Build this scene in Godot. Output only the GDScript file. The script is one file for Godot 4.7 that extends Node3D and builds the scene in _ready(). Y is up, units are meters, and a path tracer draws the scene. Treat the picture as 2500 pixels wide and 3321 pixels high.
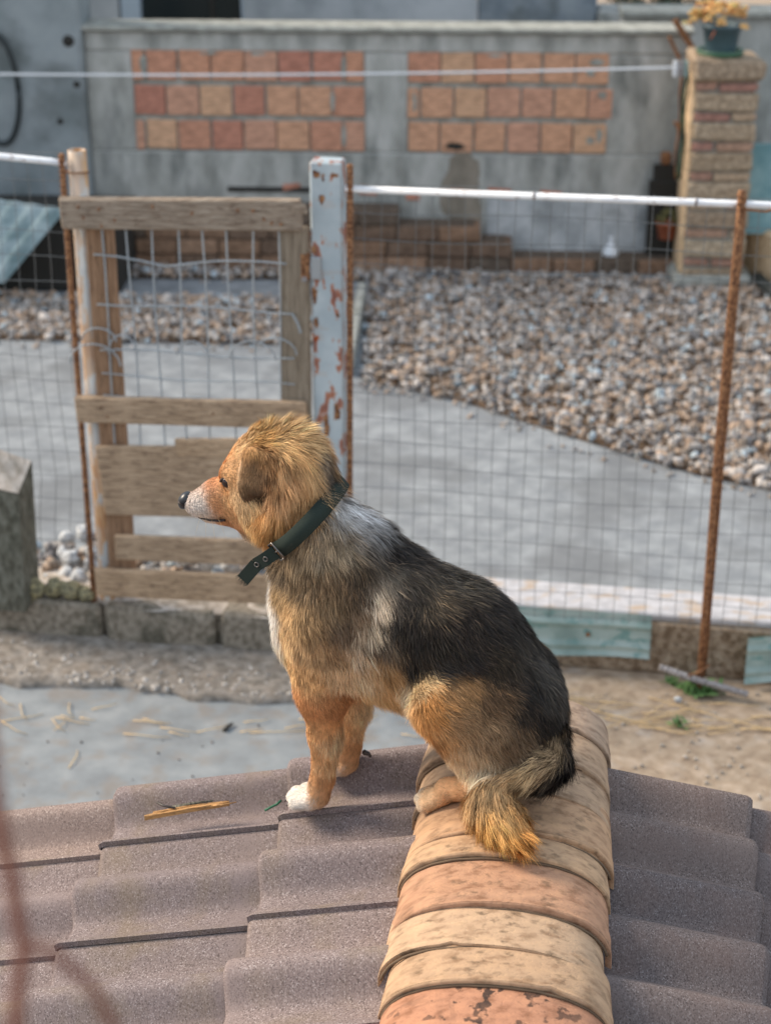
extends Node3D
# A dog on a tiled roof ridge in a back yard: built object by object, y up, metres.

const COAT := {
	"face": [-0.650, 1.686, -0.000, 0.633, 0.438, 0.332, 3, 10, 0, -0.632, 1.699, -0.000, 0.733, 0.432, 0.256, 4, 0, 0, -0.624, 1.685, 0.025, 0.780, 0.680, 0.625, 4, 20, 0, -0.633, 1.657, 0.020, 0.780, 0.721, 0.682, 5, 60, 0, -0.611, 1.654, 0.025, 0.845, 0.809, 0.773, 6, 50, 0, -0.596, 1.687, 0.030, 0.789, 0.720, 0.666, 4, 15, 0, -0.590, 1.700, 0.020, 0.780, 0.648, 0.572, 4, 0, 0, -0.594, 1.649, 0.030, 0.780, 0.659, 0.578, 6, 60, 0, -0.582, 1.717, 0.020, 0.683, 0.321, 0.155, 5, 0, 0, -0.569, 1.700, 0.040, 0.721, 0.364, 0.175, 6, 20, 0, -0.539, 1.702, 0.050, 0.780, 0.466, 0.232, 8, 35, 0, -0.535, 1.677, 0.050, 0.780, 0.450, 0.220, 9, 45, 0, -0.522, 1.661, 0.040, 0.775, 0.405, 0.194, 10, 60, 0, -0.556, 1.648, 0.040, 0.636, 0.308, 0.149, 7, 40, 0, -0.538, 1.732, 0.050, 0.780, 0.422, 0.194, 7, 25, 0, -0.566, 1.749, 0.030, 0.780, 0.438, 0.216, 7, -35, 0, -0.561, 1.772, 0.020, 0.780, 0.461, 0.231, 9, -45, 0, -0.543, 1.788, 0.020, 0.780, 0.450, 0.216, 11, -35, 0, -0.526, 1.809, 0.020, 0.780, 0.510, 0.269, 16, -40, 0, -0.526, 1.761, 0.050, 0.780, 0.458, 0.224, 8, 10, 0, -0.522, 1.725, 0.060, 0.780, 0.531, 0.299, 9, 50, 0],
	"ruff": [-0.514, 1.821, -0.000, 0.780, 0.511, 0.254, 28, -60, 0, -0.488, 1.843, -0.000, 0.780, 0.551, 0.300, 42, -88, 0, -0.456, 1.850, -0.000, 0.780, 0.539, 0.292, 46, -78, 0, -0.428, 1.838, -0.000, 0.780, 0.534, 0.283, 42, -45, 0, -0.401, 1.823, -0.000, 0.672, 0.452, 0.234, 38, 5, 0, -0.376, 1.801, -0.000, 0.337, 0.259, 0.187, 30, 40, 0, -0.360, 1.776, -0.000, 0.114, 0.099, 0.090, 26, 65, 0, -0.355, 1.755, -0.000, 0.083, 0.075, 0.071, 22, 75, 0, -0.479, 1.827, 0.050, 0.752, 0.425, 0.158, 22, -20, 0, -0.433, 1.825, 0.050, 0.723, 0.453, 0.210, 36, 20, 0, -0.402, 1.816, 0.060, 0.677, 0.397, 0.176, 40, 50, 0, -0.380, 1.792, 0.060, 0.620, 0.386, 0.183, 44, 62, 0, -0.358, 1.774, 0.050, 0.443, 0.304, 0.177, 40, 66, 0, -0.420, 1.790, 0.070, 0.677, 0.397, 0.198, 46, 75, 0, -0.431, 1.748, 0.070, 0.578, 0.335, 0.169, 46, 88, 0, -0.399, 1.753, 0.070, 0.605, 0.355, 0.170, 46, 72, 0, -0.381, 1.738, 0.060, 0.579, 0.374, 0.189, 42, 68, 0, -0.436, 1.706, 0.070, 0.661, 0.355, 0.138, 44, 92, 0, -0.414, 1.701, 0.060, 0.605, 0.355, 0.164, 42, 82, 0, -0.467, 1.692, 0.060, 0.737, 0.419, 0.163, 36, 85, 0, -0.489, 1.707, 0.060, 0.780, 0.531, 0.289, 18, 60, 0, -0.498, 1.669, 0.050, 0.780, 0.511, 0.254, 22, 80, 0, -0.519, 1.629, 0.020, 0.831, 0.681, 0.526, 24, 85, 0, -0.495, 1.623, 0.030, 0.780, 0.539, 0.312, 28, 88, 0, -0.456, 1.653, 0.050, 0.604, 0.325, 0.130, 36, 92, 0],
	"ear": [-0.475, 1.795, 0.070, 0.220, 0.131, 0.069, 10, 78, 2, -0.452, 1.785, 0.070, 0.237, 0.138, 0.074, 14, 76, 2, -0.472, 1.746, 0.070, 0.122, 0.076, 0.045, 9, 80, 2, -0.484, 1.803, 0.060, 0.334, 0.183, 0.085, 12, 75, 2, -0.511, 1.785, 0.060, 0.780, 0.539, 0.334, 7, 80, 2, -0.512, 1.749, 0.060, 0.780, 0.524, 0.310, 7, 85, 2, -0.489, 1.784, 0.070, 0.237, 0.138, 0.070, 8, 80, 2, -0.495, 1.747, 0.070, 0.173, 0.106, 0.058, 8, 85, 2, -0.486, 1.732, 0.070, 0.122, 0.080, 0.049, 9, 85, 2, -0.469, 1.769, 0.070, 0.262, 0.156, 0.083, 10, 75, 2, -0.458, 1.752, 0.070, 0.111, 0.072, 0.045, 12, 80, 2, -0.459, 1.806, 0.070, 0.385, 0.205, 0.091, 18, 75, 2, -0.448, 1.795, 0.060, 0.605, 0.335, 0.158, 40, 72, 2, -0.447, 1.764, 0.060, 0.525, 0.297, 0.149, 44, 82, 2, -0.478, 1.819, 0.060, 0.676, 0.376, 0.155, 14, 60, 2, -0.454, 1.826, 0.060, 0.676, 0.386, 0.172, 30, 50, 2],
	"neck": [-0.334, 1.733, -0.000, 0.062, 0.056, 0.052, 42, 15, 0, -0.333, 1.723, 0.010, 0.806, 0.792, 0.792, 48, 32, 0, -0.309, 1.712, 0.010, 0.761, 0.761, 0.790, 46, 38, 0, -0.281, 1.688, 0.010, 0.393, 0.383, 0.383, 42, 42, 0, -0.323, 1.720, 0.070, 0.347, 0.259, 0.168, 40, 55, 0, -0.291, 1.708, 0.060, 0.281, 0.219, 0.154, 42, 50, 0, -0.260, 1.686, 0.060, 0.124, 0.095, 0.074, 40, 52, 0, -0.229, 1.678, 0.050, 0.042, 0.034, 0.030, 38, 45, 0, -0.322, 1.683, 0.100, 0.327, 0.243, 0.155, 40, 64, 0, -0.289, 1.717, -0.000, 0.109, 0.104, 0.100, 44, 25, 0, -0.256, 1.686, -0.000, 0.034, 0.031, 0.028, 40, 32, 0, -0.341, 1.703, 0.100, 0.337, 0.251, 0.162, 40, 62, 0, -0.392, 1.639, 0.090, 0.337, 0.243, 0.150, 38, 80, 0, -0.329, 1.659, 0.110, 0.389, 0.304, 0.210, 42, 70, 0, -0.301, 1.696, 0.090, 0.264, 0.203, 0.141, 42, 58, 0, -0.266, 1.684, 0.090, 0.092, 0.071, 0.054, 40, 55, 0, -0.244, 1.656, 0.100, 0.055, 0.046, 0.037, 38, 55, 0, -0.366, 1.613, 0.110, 0.198, 0.136, 0.080, 34, 85, 0, -0.325, 1.619, 0.120, 0.175, 0.117, 0.070, 32, 75, 0, -0.271, 1.629, 0.120, 0.055, 0.040, 0.027, 34, 70, 0, -0.444, 1.603, 0.050, 0.176, 0.129, 0.082, 34, 110, 0, -0.470, 1.573, 0.030, 0.837, 0.807, 0.763, 32, 95, 0, -0.467, 1.504, 0.020, 0.860, 0.855, 0.825, 32, 92, 0, -0.463, 1.446, 0.020, 0.850, 0.761, 0.679, 30, 90, 0, -0.447, 1.394, 0.020, 0.780, 0.579, 0.376, 24, 88, 0],
	"chest": [-0.465, 1.550, 0.035, 0.853, 0.807, 0.764, 32, 92, 0, -0.452, 1.509, 0.045, 0.853, 0.807, 0.764, 32, 92, 0, -0.447, 1.466, 0.045, 0.860, 0.792, 0.735, 30, 90, 0, -0.446, 1.419, 0.030, 0.848, 0.717, 0.563, 26, 88, 0, -0.465, 1.588, 0.035, 0.805, 0.761, 0.719, 30, 95, 0, -0.425, 1.554, 0.060, 0.456, 0.306, 0.159, 28, 88, 0, -0.385, 1.538, 0.090, 0.636, 0.417, 0.213, 26, 85, 0, -0.405, 1.481, 0.070, 0.780, 0.518, 0.276, 26, 84, 0, -0.344, 1.532, 0.110, 0.395, 0.258, 0.138, 26, 72, 0, -0.303, 1.572, 0.120, 0.220, 0.150, 0.087, 28, 66, 0, -0.401, 1.419, 0.060, 0.780, 0.482, 0.228, 20, 85, 0, -0.332, 1.477, 0.110, 0.508, 0.337, 0.187, 22, 72, 0, -0.290, 1.528, 0.120, 0.204, 0.149, 0.105, 26, 68, 0, -0.346, 1.421, 0.100, 0.650, 0.394, 0.191, 18, 80, 0, -0.294, 1.439, 0.110, 0.717, 0.506, 0.309, 34, 70, 0, -0.268, 1.481, 0.120, 0.780, 0.635, 0.478, 40, 72, 0, -0.245, 1.537, 0.120, 0.721, 0.589, 0.437, 42, 70, 0, -0.231, 1.586, 0.120, 0.721, 0.589, 0.449, 42, 76, 0, -0.217, 1.630, 0.120, 0.283, 0.240, 0.194, 38, 66, 0, -0.261, 1.548, 0.120, 0.271, 0.184, 0.117, 30, 68, 0, -0.295, 1.480, 0.120, 0.395, 0.258, 0.150, 26, 70, 0, -0.263, 1.589, 0.120, 0.096, 0.067, 0.046, 32, 68, 0, -0.194, 1.593, 0.120, 0.056, 0.046, 0.040, 36, 68, 0, -0.210, 1.544, 0.120, 0.048, 0.040, 0.034, 36, 66, 0, -0.270, 1.421, 0.110, 0.780, 0.609, 0.410, 34, 65, 0, -0.245, 1.462, 0.110, 0.563, 0.370, 0.203, 36, 66, 0, -0.213, 1.444, 0.100, 0.506, 0.307, 0.147, 36, 50, 0, -0.244, 1.378, 0.070, 0.780, 0.533, 0.278, 32, 60, 0, -0.197, 1.401, 0.080, 0.682, 0.417, 0.200, 32, 50, 0, -0.237, 1.506, 0.120, 0.152, 0.117, 0.088, 36, 62, 0],
	"back": [-0.221, 1.648, 0.020, 0.023, 0.020, 0.019, 36, 34, 0, -0.179, 1.646, 0.030, 0.030, 0.025, 0.023, 36, 36, 0, -0.132, 1.627, 0.020, 0.055, 0.047, 0.040, 34, 38, 0, -0.099, 1.608, 0.020, 0.079, 0.069, 0.057, 34, 42, 0, -0.146, 1.640, 0.060, 0.164, 0.135, 0.100, 34, 45, 0, -0.169, 1.620, 0.090, 0.048, 0.040, 0.032, 34, 60, 0, -0.122, 1.602, 0.100, 0.112, 0.085, 0.058, 34, 62, 0, -0.091, 1.594, 0.090, 0.040, 0.032, 0.025, 32, 55, 0, -0.196, 1.588, 0.110, 0.048, 0.042, 0.038, 34, 68, 0, -0.182, 1.549, 0.120, 0.016, 0.014, 0.013, 34, 66, 0, -0.144, 1.520, 0.120, 0.014, 0.012, 0.011, 32, 55, 0, -0.100, 1.514, 0.110, 0.019, 0.016, 0.014, 32, 45, 0, -0.073, 1.556, 0.090, 0.025, 0.020, 0.018, 32, 50, 0, -0.038, 1.557, 0.040, 0.025, 0.021, 0.019, 32, 48, 0, -0.003, 1.536, 0.040, 0.027, 0.024, 0.022, 30, 50, 0, 0.041, 1.507, 0.040, 0.045, 0.041, 0.037, 30, 55, 0, 0.067, 1.461, 0.030, 0.066, 0.061, 0.056, 28, 62, 0, 0.078, 1.410, 0.020, 0.045, 0.041, 0.038, 28, 72, 0, 0.055, 1.447, 0.080, 0.019, 0.017, 0.016, 30, 60, 0, -0.013, 1.495, 0.110, 0.037, 0.030, 0.023, 30, 45, 0, -0.058, 1.496, 0.130, 0.023, 0.021, 0.021, 30, 35, 0, -0.157, 1.471, 0.120, 0.013, 0.012, 0.012, 32, 45, 0, 0.095, 1.342, 0.020, 0.016, 0.014, 0.013, 30, 80, 0, 0.083, 1.382, 0.080, 0.013, 0.011, 0.010, 30, 75, 0, 0.052, 1.417, 0.120, 0.021, 0.016, 0.013, 28, 60, 0, 0.109, 1.291, 0.020, 0.010, 0.009, 0.009, 30, 85, 0, -0.101, 1.483, 0.130, 0.025, 0.023, 0.023, 28, 30, 0, 0.011, 1.474, 0.130, 0.030, 0.023, 0.018, 28, 45, 0],
	"thigh": [-0.168, 1.405, 0.100, 0.782, 0.618, 0.426, 30, 115, 0, -0.159, 1.364, 0.100, 0.780, 0.603, 0.398, 26, 100, 0, -0.128, 1.446, 0.130, 0.772, 0.539, 0.294, 24, 20, 0, -0.106, 1.427, 0.150, 0.562, 0.271, 0.092, 20, 40, 0, -0.117, 1.376, 0.140, 0.675, 0.356, 0.138, 20, 70, 0, -0.063, 1.450, 0.150, 0.385, 0.213, 0.095, 24, 28, 0, -0.083, 1.365, 0.150, 0.564, 0.325, 0.151, 22, 45, 0, -0.045, 1.403, 0.160, 0.408, 0.252, 0.135, 24, 35, 0, -0.007, 1.434, 0.150, 0.133, 0.081, 0.046, 28, 40, 0, -0.005, 1.378, 0.150, 0.345, 0.227, 0.133, 26, 45, 0, 0.031, 1.366, 0.130, 0.174, 0.112, 0.066, 28, 55, 0, -0.034, 1.342, 0.140, 0.542, 0.385, 0.237, 26, 60, 0, -0.016, 1.303, 0.140, 0.780, 0.640, 0.462, 32, 85, 0, -0.050, 1.309, 0.130, 0.775, 0.592, 0.397, 26, 75, 0, 0.030, 1.312, 0.120, 0.336, 0.235, 0.144, 28, 70, 0, 0.074, 1.330, 0.100, 0.082, 0.059, 0.041, 28, 75, 0],
	"legs": [-0.373, 1.346, 0.080, 0.623, 0.292, 0.125, 14, 85, 0, -0.309, 1.365, 0.090, 0.427, 0.209, 0.095, 16, 80, 0, -0.353, 1.291, 0.090, 0.675, 0.371, 0.174, 13, 88, 0, -0.391, 1.230, 0.060, 0.658, 0.349, 0.157, 11, 90, 0, -0.354, 1.230, 0.090, 0.661, 0.370, 0.178, 12, 92, 0, -0.349, 1.169, 0.080, 0.614, 0.328, 0.157, 12, 95, 0, -0.413, 1.114, 0.070, 0.780, 0.727, 0.677, 7, 175, 0, -0.394, 1.114, 0.080, 0.780, 0.727, 0.677, 7, 160, 0, -0.360, 1.133, 0.080, 0.729, 0.439, 0.239, 11, 120, 0, -0.322, 1.247, 0.080, 0.780, 0.577, 0.357, 26, 88, 0, -0.330, 1.194, 0.080, 0.768, 0.513, 0.289, 22, 90, 0, -0.146, 1.164, 0.090, 0.780, 0.656, 0.516, 7, 175, 0, -0.100, 1.221, 0.110, 0.760, 0.452, 0.242, 8, 180, 0, -0.081, 1.253, 0.150, 0.762, 0.464, 0.256, 9, 180, 0, -0.046, 1.271, 0.150, 0.745, 0.451, 0.235, 10, 185, 0, -0.077, 1.226, 0.100, 0.742, 0.428, 0.221, 9, 180, 0, -0.089, 1.205, 0.090, 0.762, 0.464, 0.256, 8, 180, 0, -0.121, 1.193, 0.100, 0.780, 0.527, 0.317, 7, 175, 0],
	"tail": [0.096, 1.300, 0.010, 0.016, 0.014, 0.013, 36, 80, 1, 0.116, 1.286, 0.050, 0.012, 0.010, 0.010, 38, 100, 1, 0.108, 1.278, 0.090, 0.027, 0.021, 0.018, 40, 150, 1, 0.089, 1.318, 0.090, 0.431, 0.295, 0.171, 38, 170, 1, 0.069, 1.315, 0.110, 0.665, 0.464, 0.257, 42, 170, 1, 0.044, 1.315, 0.150, 0.527, 0.334, 0.174, 44, 165, 1, 0.020, 1.292, 0.180, 0.489, 0.314, 0.161, 50, 120, 1, 0.048, 1.285, 0.220, 0.526, 0.324, 0.145, 52, 100, 1, 0.071, 1.295, 0.180, 0.212, 0.131, 0.072, 46, 110, 1, 0.037, 1.252, 0.240, 0.780, 0.454, 0.156, 50, 95, 1, 0.081, 1.266, 0.260, 0.780, 0.380, 0.110, 52, 82, 1, 0.102, 1.275, 0.250, 0.385, 0.205, 0.083, 46, 80, 1],
}
const BODY_BONES := [
	[0, -0.315, 1.535, 0, 0.128, -0.115, 1.457, 0, 0.116, 1.15, 0.04],
	[0, -0.115, 1.457, 0, 0.116, -0.024, 1.367, 0, 0.101, 1, 0.04],
	[0, -0.026, 1.367, 0, 0.1, -0.004, 1.3, 0, 0.086, 1, 0.04],
	[0, -0.33, 1.455, 0, 0.118, -0.2, 1.43, 0, 0.1, 1.15, 0.04],
	[0, -0.4, 1.665, 0, 0.07, -0.36, 1.58, 0, 0.1, 1.1, 0.05],
	[0, -0.36, 1.58, 0, 0.1, -0.355, 1.46, 0, 0.106, 1.1, 0.05],
	[0, -0.345, 1.52, 0.07, 0.07, -0.352, 1.36, 0.075, 0.048, 1, 0.03],
	[0, -0.345, 1.52, -0.07, 0.07, -0.352, 1.36, -0.075, 0.048, 1, 0.03],
	[0, -0.35, 1.36, 0.075, 0.043, -0.352, 1.26, 0.068, 0.028, 1, 0.03],
	[0, -0.352, 1.26, 0.068, 0.027, -0.36, 1.155, 0.062, 0.019, 1, 0.02],
	[0, -0.36, 1.155, 0.062, 0.02, -0.374, 1.112, 0.06, 0.024, 1, 0.015],
	[3, -0.38, 1.108, 0.0392, 0.016, -0.406, 1.101, 0.034, 0.013, 1, 0.006],
	[3, -0.38, 1.108, 0.0528, 0.016, -0.418, 1.101, 0.051, 0.013, 1, 0.006],
	[3, -0.38, 1.108, 0.0672, 0.016, -0.418, 1.101, 0.069, 0.013, 1, 0.006],
	[3, -0.38, 1.108, 0.0808, 0.016, -0.406, 1.101, 0.086, 0.013, 1, 0.006],
	[0, -0.352, 1.36, -0.075, 0.046, -0.352, 1.25, -0.072, 0.03, 1, 0.03],
	[0, -0.352, 1.25, -0.072, 0.029, -0.362, 1.155, -0.07, 0.021, 1, 0.02],
	[0, -0.362, 1.155, -0.07, 0.021, -0.366, 1.115, -0.07, 0.022, 1, 0.02],
	[3, -0.37, 1.108, -0.0844, 0.016, -0.394, 1.1, -0.094, 0.0125, 1, 0.006],
	[3, -0.37, 1.108, -0.0748, 0.016, -0.405, 1.1, -0.078, 0.0125, 1, 0.006],
	[3, -0.37, 1.108, -0.0646, 0.016, -0.405, 1.1, -0.061, 0.0125, 1, 0.006],
	[3, -0.37, 1.108, -0.055, 0.016, -0.394, 1.1, -0.045, 0.0125, 1, 0.006],
	[0, -0.04, 1.375, 0.072, 0.078, -0.095, 1.4, 0.11, 0.058, 1, 0.03],
	[0, -0.03, 1.36, 0.078, 0.072, 0.005, 1.32, 0.075, 0.066, 1, 0.03],
	[0, -0.095, 1.398, 0.115, 0.052, -0.02, 1.29, 0.112, 0.038, 1, 0.02],
	[0, -0.02, 1.29, 0.112, 0.036, -0.008, 1.24, 0.095, 0.026, 1, 0.02],
	[0, -0.008, 1.235, 0.092, 0.024, -0.098, 1.206, 0.085, 0.021, 1, 0.015],
	[3, -0.1, 1.202, 0.0706, 0.016, -0.134, 1.175, 0.058, 0.0135, 1, 0.006],
	[3, -0.1, 1.202, 0.0802, 0.016, -0.145, 1.175, 0.074, 0.0135, 1, 0.006],
	[3, -0.1, 1.202, 0.0904, 0.016, -0.145, 1.175, 0.091, 0.0135, 1, 0.006],
	[3, -0.1, 1.202, 0.1, 0.016, -0.134, 1.175, 0.107, 0.0135, 1, 0.006],
	[0, -0.04, 1.375, -0.072, 0.078, -0.095, 1.4, -0.11, 0.058, 1, 0.03],
	[0, -0.03, 1.36, -0.078, 0.072, 0.005, 1.32, -0.075, 0.066, 1, 0.03],
	[0, -0.095, 1.398, -0.115, 0.052, -0.02, 1.29, -0.112, 0.038, 1, 0.02],
	[0, -0.02, 1.29, -0.112, 0.036, -0.008, 1.24, -0.095, 0.026, 1, 0.02],
	[0, -0.008, 1.235, -0.092, 0.024, -0.098, 1.206, -0.085, 0.021, 1, 0.015],
	[3, -0.1, 1.202, -0.0994, 0.016, -0.134, 1.175, -0.106, 0.0135, 1, 0.006],
	[3, -0.1, 1.202, -0.0898, 0.016, -0.145, 1.175, -0.09, 0.0135, 1, 0.006],
	[3, -0.1, 1.202, -0.0796, 0.016, -0.145, 1.175, -0.073, 0.0135, 1, 0.006],
	[3, -0.1, 1.202, -0.07, 0.016, -0.134, 1.175, -0.057, 0.0135, 1, 0.006],
	[1, 0.06, 1.315, 0, 0.034, 0.084, 1.29, 0.04, 0.029, 1, 0.02],
	[1, 0.084, 1.29, 0.04, 0.029, 0.082, 1.289, 0.082, 0.028, 1, 0.02],
	[1, 0.082, 1.289, 0.082, 0.028, 0.05, 1.296, 0.106, 0.028, 1, 0.02],
	[1, 0.05, 1.296, 0.106, 0.028, 0.014, 1.281, 0.122, 0.03, 1, 0.02],
	[1, 0.014, 1.281, 0.122, 0.03, 0.01, 1.256, 0.158, 0.031, 1, 0.02],
	[1, 0.01, 1.256, 0.158, 0.031, 0.042, 1.244, 0.195, 0.029, 1, 0.02],
	[1, 0.042, 1.244, 0.195, 0.029, 0.078, 1.238, 0.226, 0.016, 1, 0.02],
]
const HEAD_BONES := [
	[0, -0.5006, 1.752, 0.0129, 0.06, -0.4498, 1.75, 0.0021, 0.062, 1, 0.02],
	[0, -0.4498, 1.75, 0.0021, 0.06, -0.4302, 1.694, -0.0021, 0.06, 1, 0.03],
	[0, -0.485, 1.782, 0.0096, 0.046, -0.438, 1.78, -0.0004, 0.046, 1, 0.03],
	[0, -0.438, 1.78, -0.0004, 0.045, -0.4224, 1.742, -0.0037, 0.044, 1, 0.03],
	[0, -0.5352, 1.75, 0.0427, 0.026, -0.5071, 1.755, 0.0449, 0.03, 1, 0.015],
	[0, -0.5443, 1.75, -0.0003, 0.026, -0.5196, 1.755, -0.0138, 0.03, 1, 0.015],
	[0, -0.5378, 1.704, 0.0208, 0.043, -0.5769, 1.696, 0.0291, 0.033, 1.1, 0.015],
	[0, -0.5769, 1.696, 0.0291, 0.033, -0.62, 1.68, 0.0383, 0.022, 1.1, 0.012],
	[0, -0.528, 1.67, 0.0187, 0.032, -0.5965, 1.664, 0.0333, 0.019, 1.1, 0.012],
	[0, -0.5846, 1.682, 0.041, 0.021, -0.6122, 1.678, 0.0458, 0.017, 1, 0.01],
	[0, -0.5888, 1.682, 0.0214, 0.021, -0.616, 1.678, 0.0282, 0.017, 1, 0.01],
	[0, -0.4916, 1.71, 0.0457, 0.042, -0.461, 1.7, 0.0454, 0.045, 1, 0.025],
	[0, -0.5058, 1.71, -0.0208, 0.042, -0.4777, 1.7, -0.0329, 0.045, 1, 0.025],
	[0, -0.4987, 1.67, 0.0125, 0.042, -0.4498, 1.67, 0.0021, 0.06, 1, 0.03],
	[2, -0.484, 1.802, 0.0625, 0.021, -0.4871, 1.754, 0.0816, 0.019, 1.7, 0.008],
	[2, -0.462, 1.8, 0.0599, 0.018, -0.4704, 1.756, 0.078, 0.018, 1.7, 0.008],
	[2, -0.488, 1.75, 0.0818, 0.018, -0.4915, 1.738, 0.0846, 0.009, 1.7, 0.006],
	[2, -0.5056, 1.78, -0.0392, 0.021, -0.5162, 1.732, -0.0554, 0.019, 1.7, 0.008],
	[2, -0.4845, 1.778, -0.0458, 0.018, -0.4995, 1.734, -0.0589, 0.018, 1.7, 0.008],
	[2, -0.5172, 1.728, -0.0552, 0.018, -0.5215, 1.716, -0.0563, 0.009, 1.7, 0.006],
]

var rng := RandomNumberGenerator.new()
var based := {}
var M := {}
var ROOF := Transform3D(Basis(Vector3.UP, deg_to_rad(-6.7)), Vector3(0.214, 0, -2.6))
var FENCE := Transform3D(Basis(Vector3.UP, deg_to_rad(-9.0)), Vector3(0, 0, -5.5))
var BACK := Transform3D(Basis(Vector3.UP, deg_to_rad(-2.5)), Vector3(0, 0, -10.1))
var DOG := Transform3D(Basis(Vector3.UP, deg_to_rad(-21.7)), Vector3(0.2373, 0, -2.7986))
var WORLD := Transform3D()


func _ready() -> void:
	rng.seed = 7
	setup_view()
	make_materials()
	build_ground()
	build_back_wall()
	build_fence()
	build_gate()
	build_roof()
	build_dog()
	build_small_things()


# ---------------------------------------------------------------- camera, sky, sun, exposure
func setup_view() -> void:
	var cam := Camera3D.new()
	cam.name = "camera"
	add_child(cam)
	cam.position = Vector3(0, 3.0, 0)
	cam.rotation_degrees = Vector3(-24.1, 0, 0)
	var at := CameraAttributesPhysical.new()
	at.frustum_focal_length = 65.0
	at.exposure_aperture = 4.1
	at.frustum_focus_distance = 3.13
	at.frustum_far = 200.0
	at.frustum_near = 0.05
	cam.attributes = at
	cam.fov = 32.47
	cam.near = 0.05
	cam.far = 200.0
	cam.current = true
	var we := WorldEnvironment.new()
	we.name = "world_environment"
	var env := Environment.new()
	env.background_mode = Environment.BG_SKY
	var sky := Sky.new()
	var sm := ProceduralSkyMaterial.new()
	sm.sky_top_color = Color(0.74, 0.79, 0.85)
	sm.sky_horizon_color = Color(0.84, 0.86, 0.88)
	sm.ground_bottom_color = Color(0.30, 0.29, 0.27)
	sm.ground_horizon_color = Color(0.60, 0.60, 0.58)
	sm.sky_curve = 0.2
	sm.sky_energy_multiplier = 0.9
	sky.sky_material = sm
	env.sky = sky
	env.tonemap_mode = Environment.TONE_MAPPER_LINEAR
	env.tonemap_exposure = 1.95
	env.sdfgi_enabled = true
	env.ssao_enabled = true
	env.ssil_enabled = true
	we.environment = env
	add_child(we)
	var sun := DirectionalLight3D.new()
	sun.name = "sun"
	sun.light_energy = 0.85
	sun.light_color = Color(1.0, 0.93, 0.84)
	sun.light_angular_distance = 22.0
	sun.shadow_enabled = true
	sun.sky_mode = DirectionalLight3D.SKY_MODE_LIGHT_ONLY
	add_child(sun)
	sun.look_at_from_position(Vector3(-7.0, 5.4, -2.4), Vector3.ZERO)


# ---------------------------------------------------------------- objects
func thing(called: String, label: String, category: String, frame: Transform3D, base: Vector3, group := "") -> Node3D:
	var o := Node3D.new()
	o.name = called
	add_child(o, true)
	o.transform = frame * Transform3D(Basis(), base)
	based[o] = base
	tag(o, label, category, group)
	return o


func tag(o: Node3D, label: String, category: String, group := "") -> Node3D:
	o.set_meta("label", label)
	o.set_meta("category", category)
	if group != "":
		o.set_meta("group", group)
	return o


func put(called: String, mesh: Mesh, m: Material, parent: Node3D, x := Transform3D(), kind := "", label := "") -> MeshInstance3D:
	var o := MeshInstance3D.new()
	o.name = called
	o.mesh = mesh
	o.material_override = m
	parent.add_child(o, true)
	if based.has(parent):
		var b: Vector3 = based[parent]
		o.transform = Transform3D(Basis(), -b) * x
	else:
		o.transform = x
	if kind != "":
		o.set_meta("kind", kind)
	if label != "":
		o.set_meta("label", label)
	return o


func solo(called: String, mesh: Mesh, m: Material, frame: Transform3D, label: String, category: String, group := "") -> MeshInstance3D:
	var o := put(called, mesh, m, self, frame)
	tag(o, label, category, group)
	return o


func setting(called: String, mesh: Mesh, m: Material, frame := Transform3D(), kind := "structure") -> MeshInstance3D:
	return put(called, mesh, m, self, frame, kind)


# ---------------------------------------------------------------- shapes
func begin(smooth := false) -> SurfaceTool:
	var st := SurfaceTool.new()
	st.begin(Mesh.PRIMITIVE_TRIANGLES)
	st.set_smooth_group(0 if smooth else 0xFFFFFFFF)
	return st


func done(st: SurfaceTool) -> ArrayMesh:
	st.generate_normals()
	return st.commit()


func tri(st: SurfaceTool, a: Vector3, b: Vector3, c: Vector3, out_from: Vector3) -> void:
	var n := (c - a).cross(b - a)
	st.add_vertex(a)
	if n.dot((a + b + c) / 3.0 - out_from) >= 0.0:
		st.add_vertex(b)
		st.add_vertex(c)
	else:
		st.add_vertex(c)
		st.add_vertex(b)


func quad(st: SurfaceTool, a: Vector3, b: Vector3, c: Vector3, d: Vector3, out_from: Vector3) -> void:
	tri(st, a, b, c, out_from)
	tri(st, a, c, d, out_from)


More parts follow.
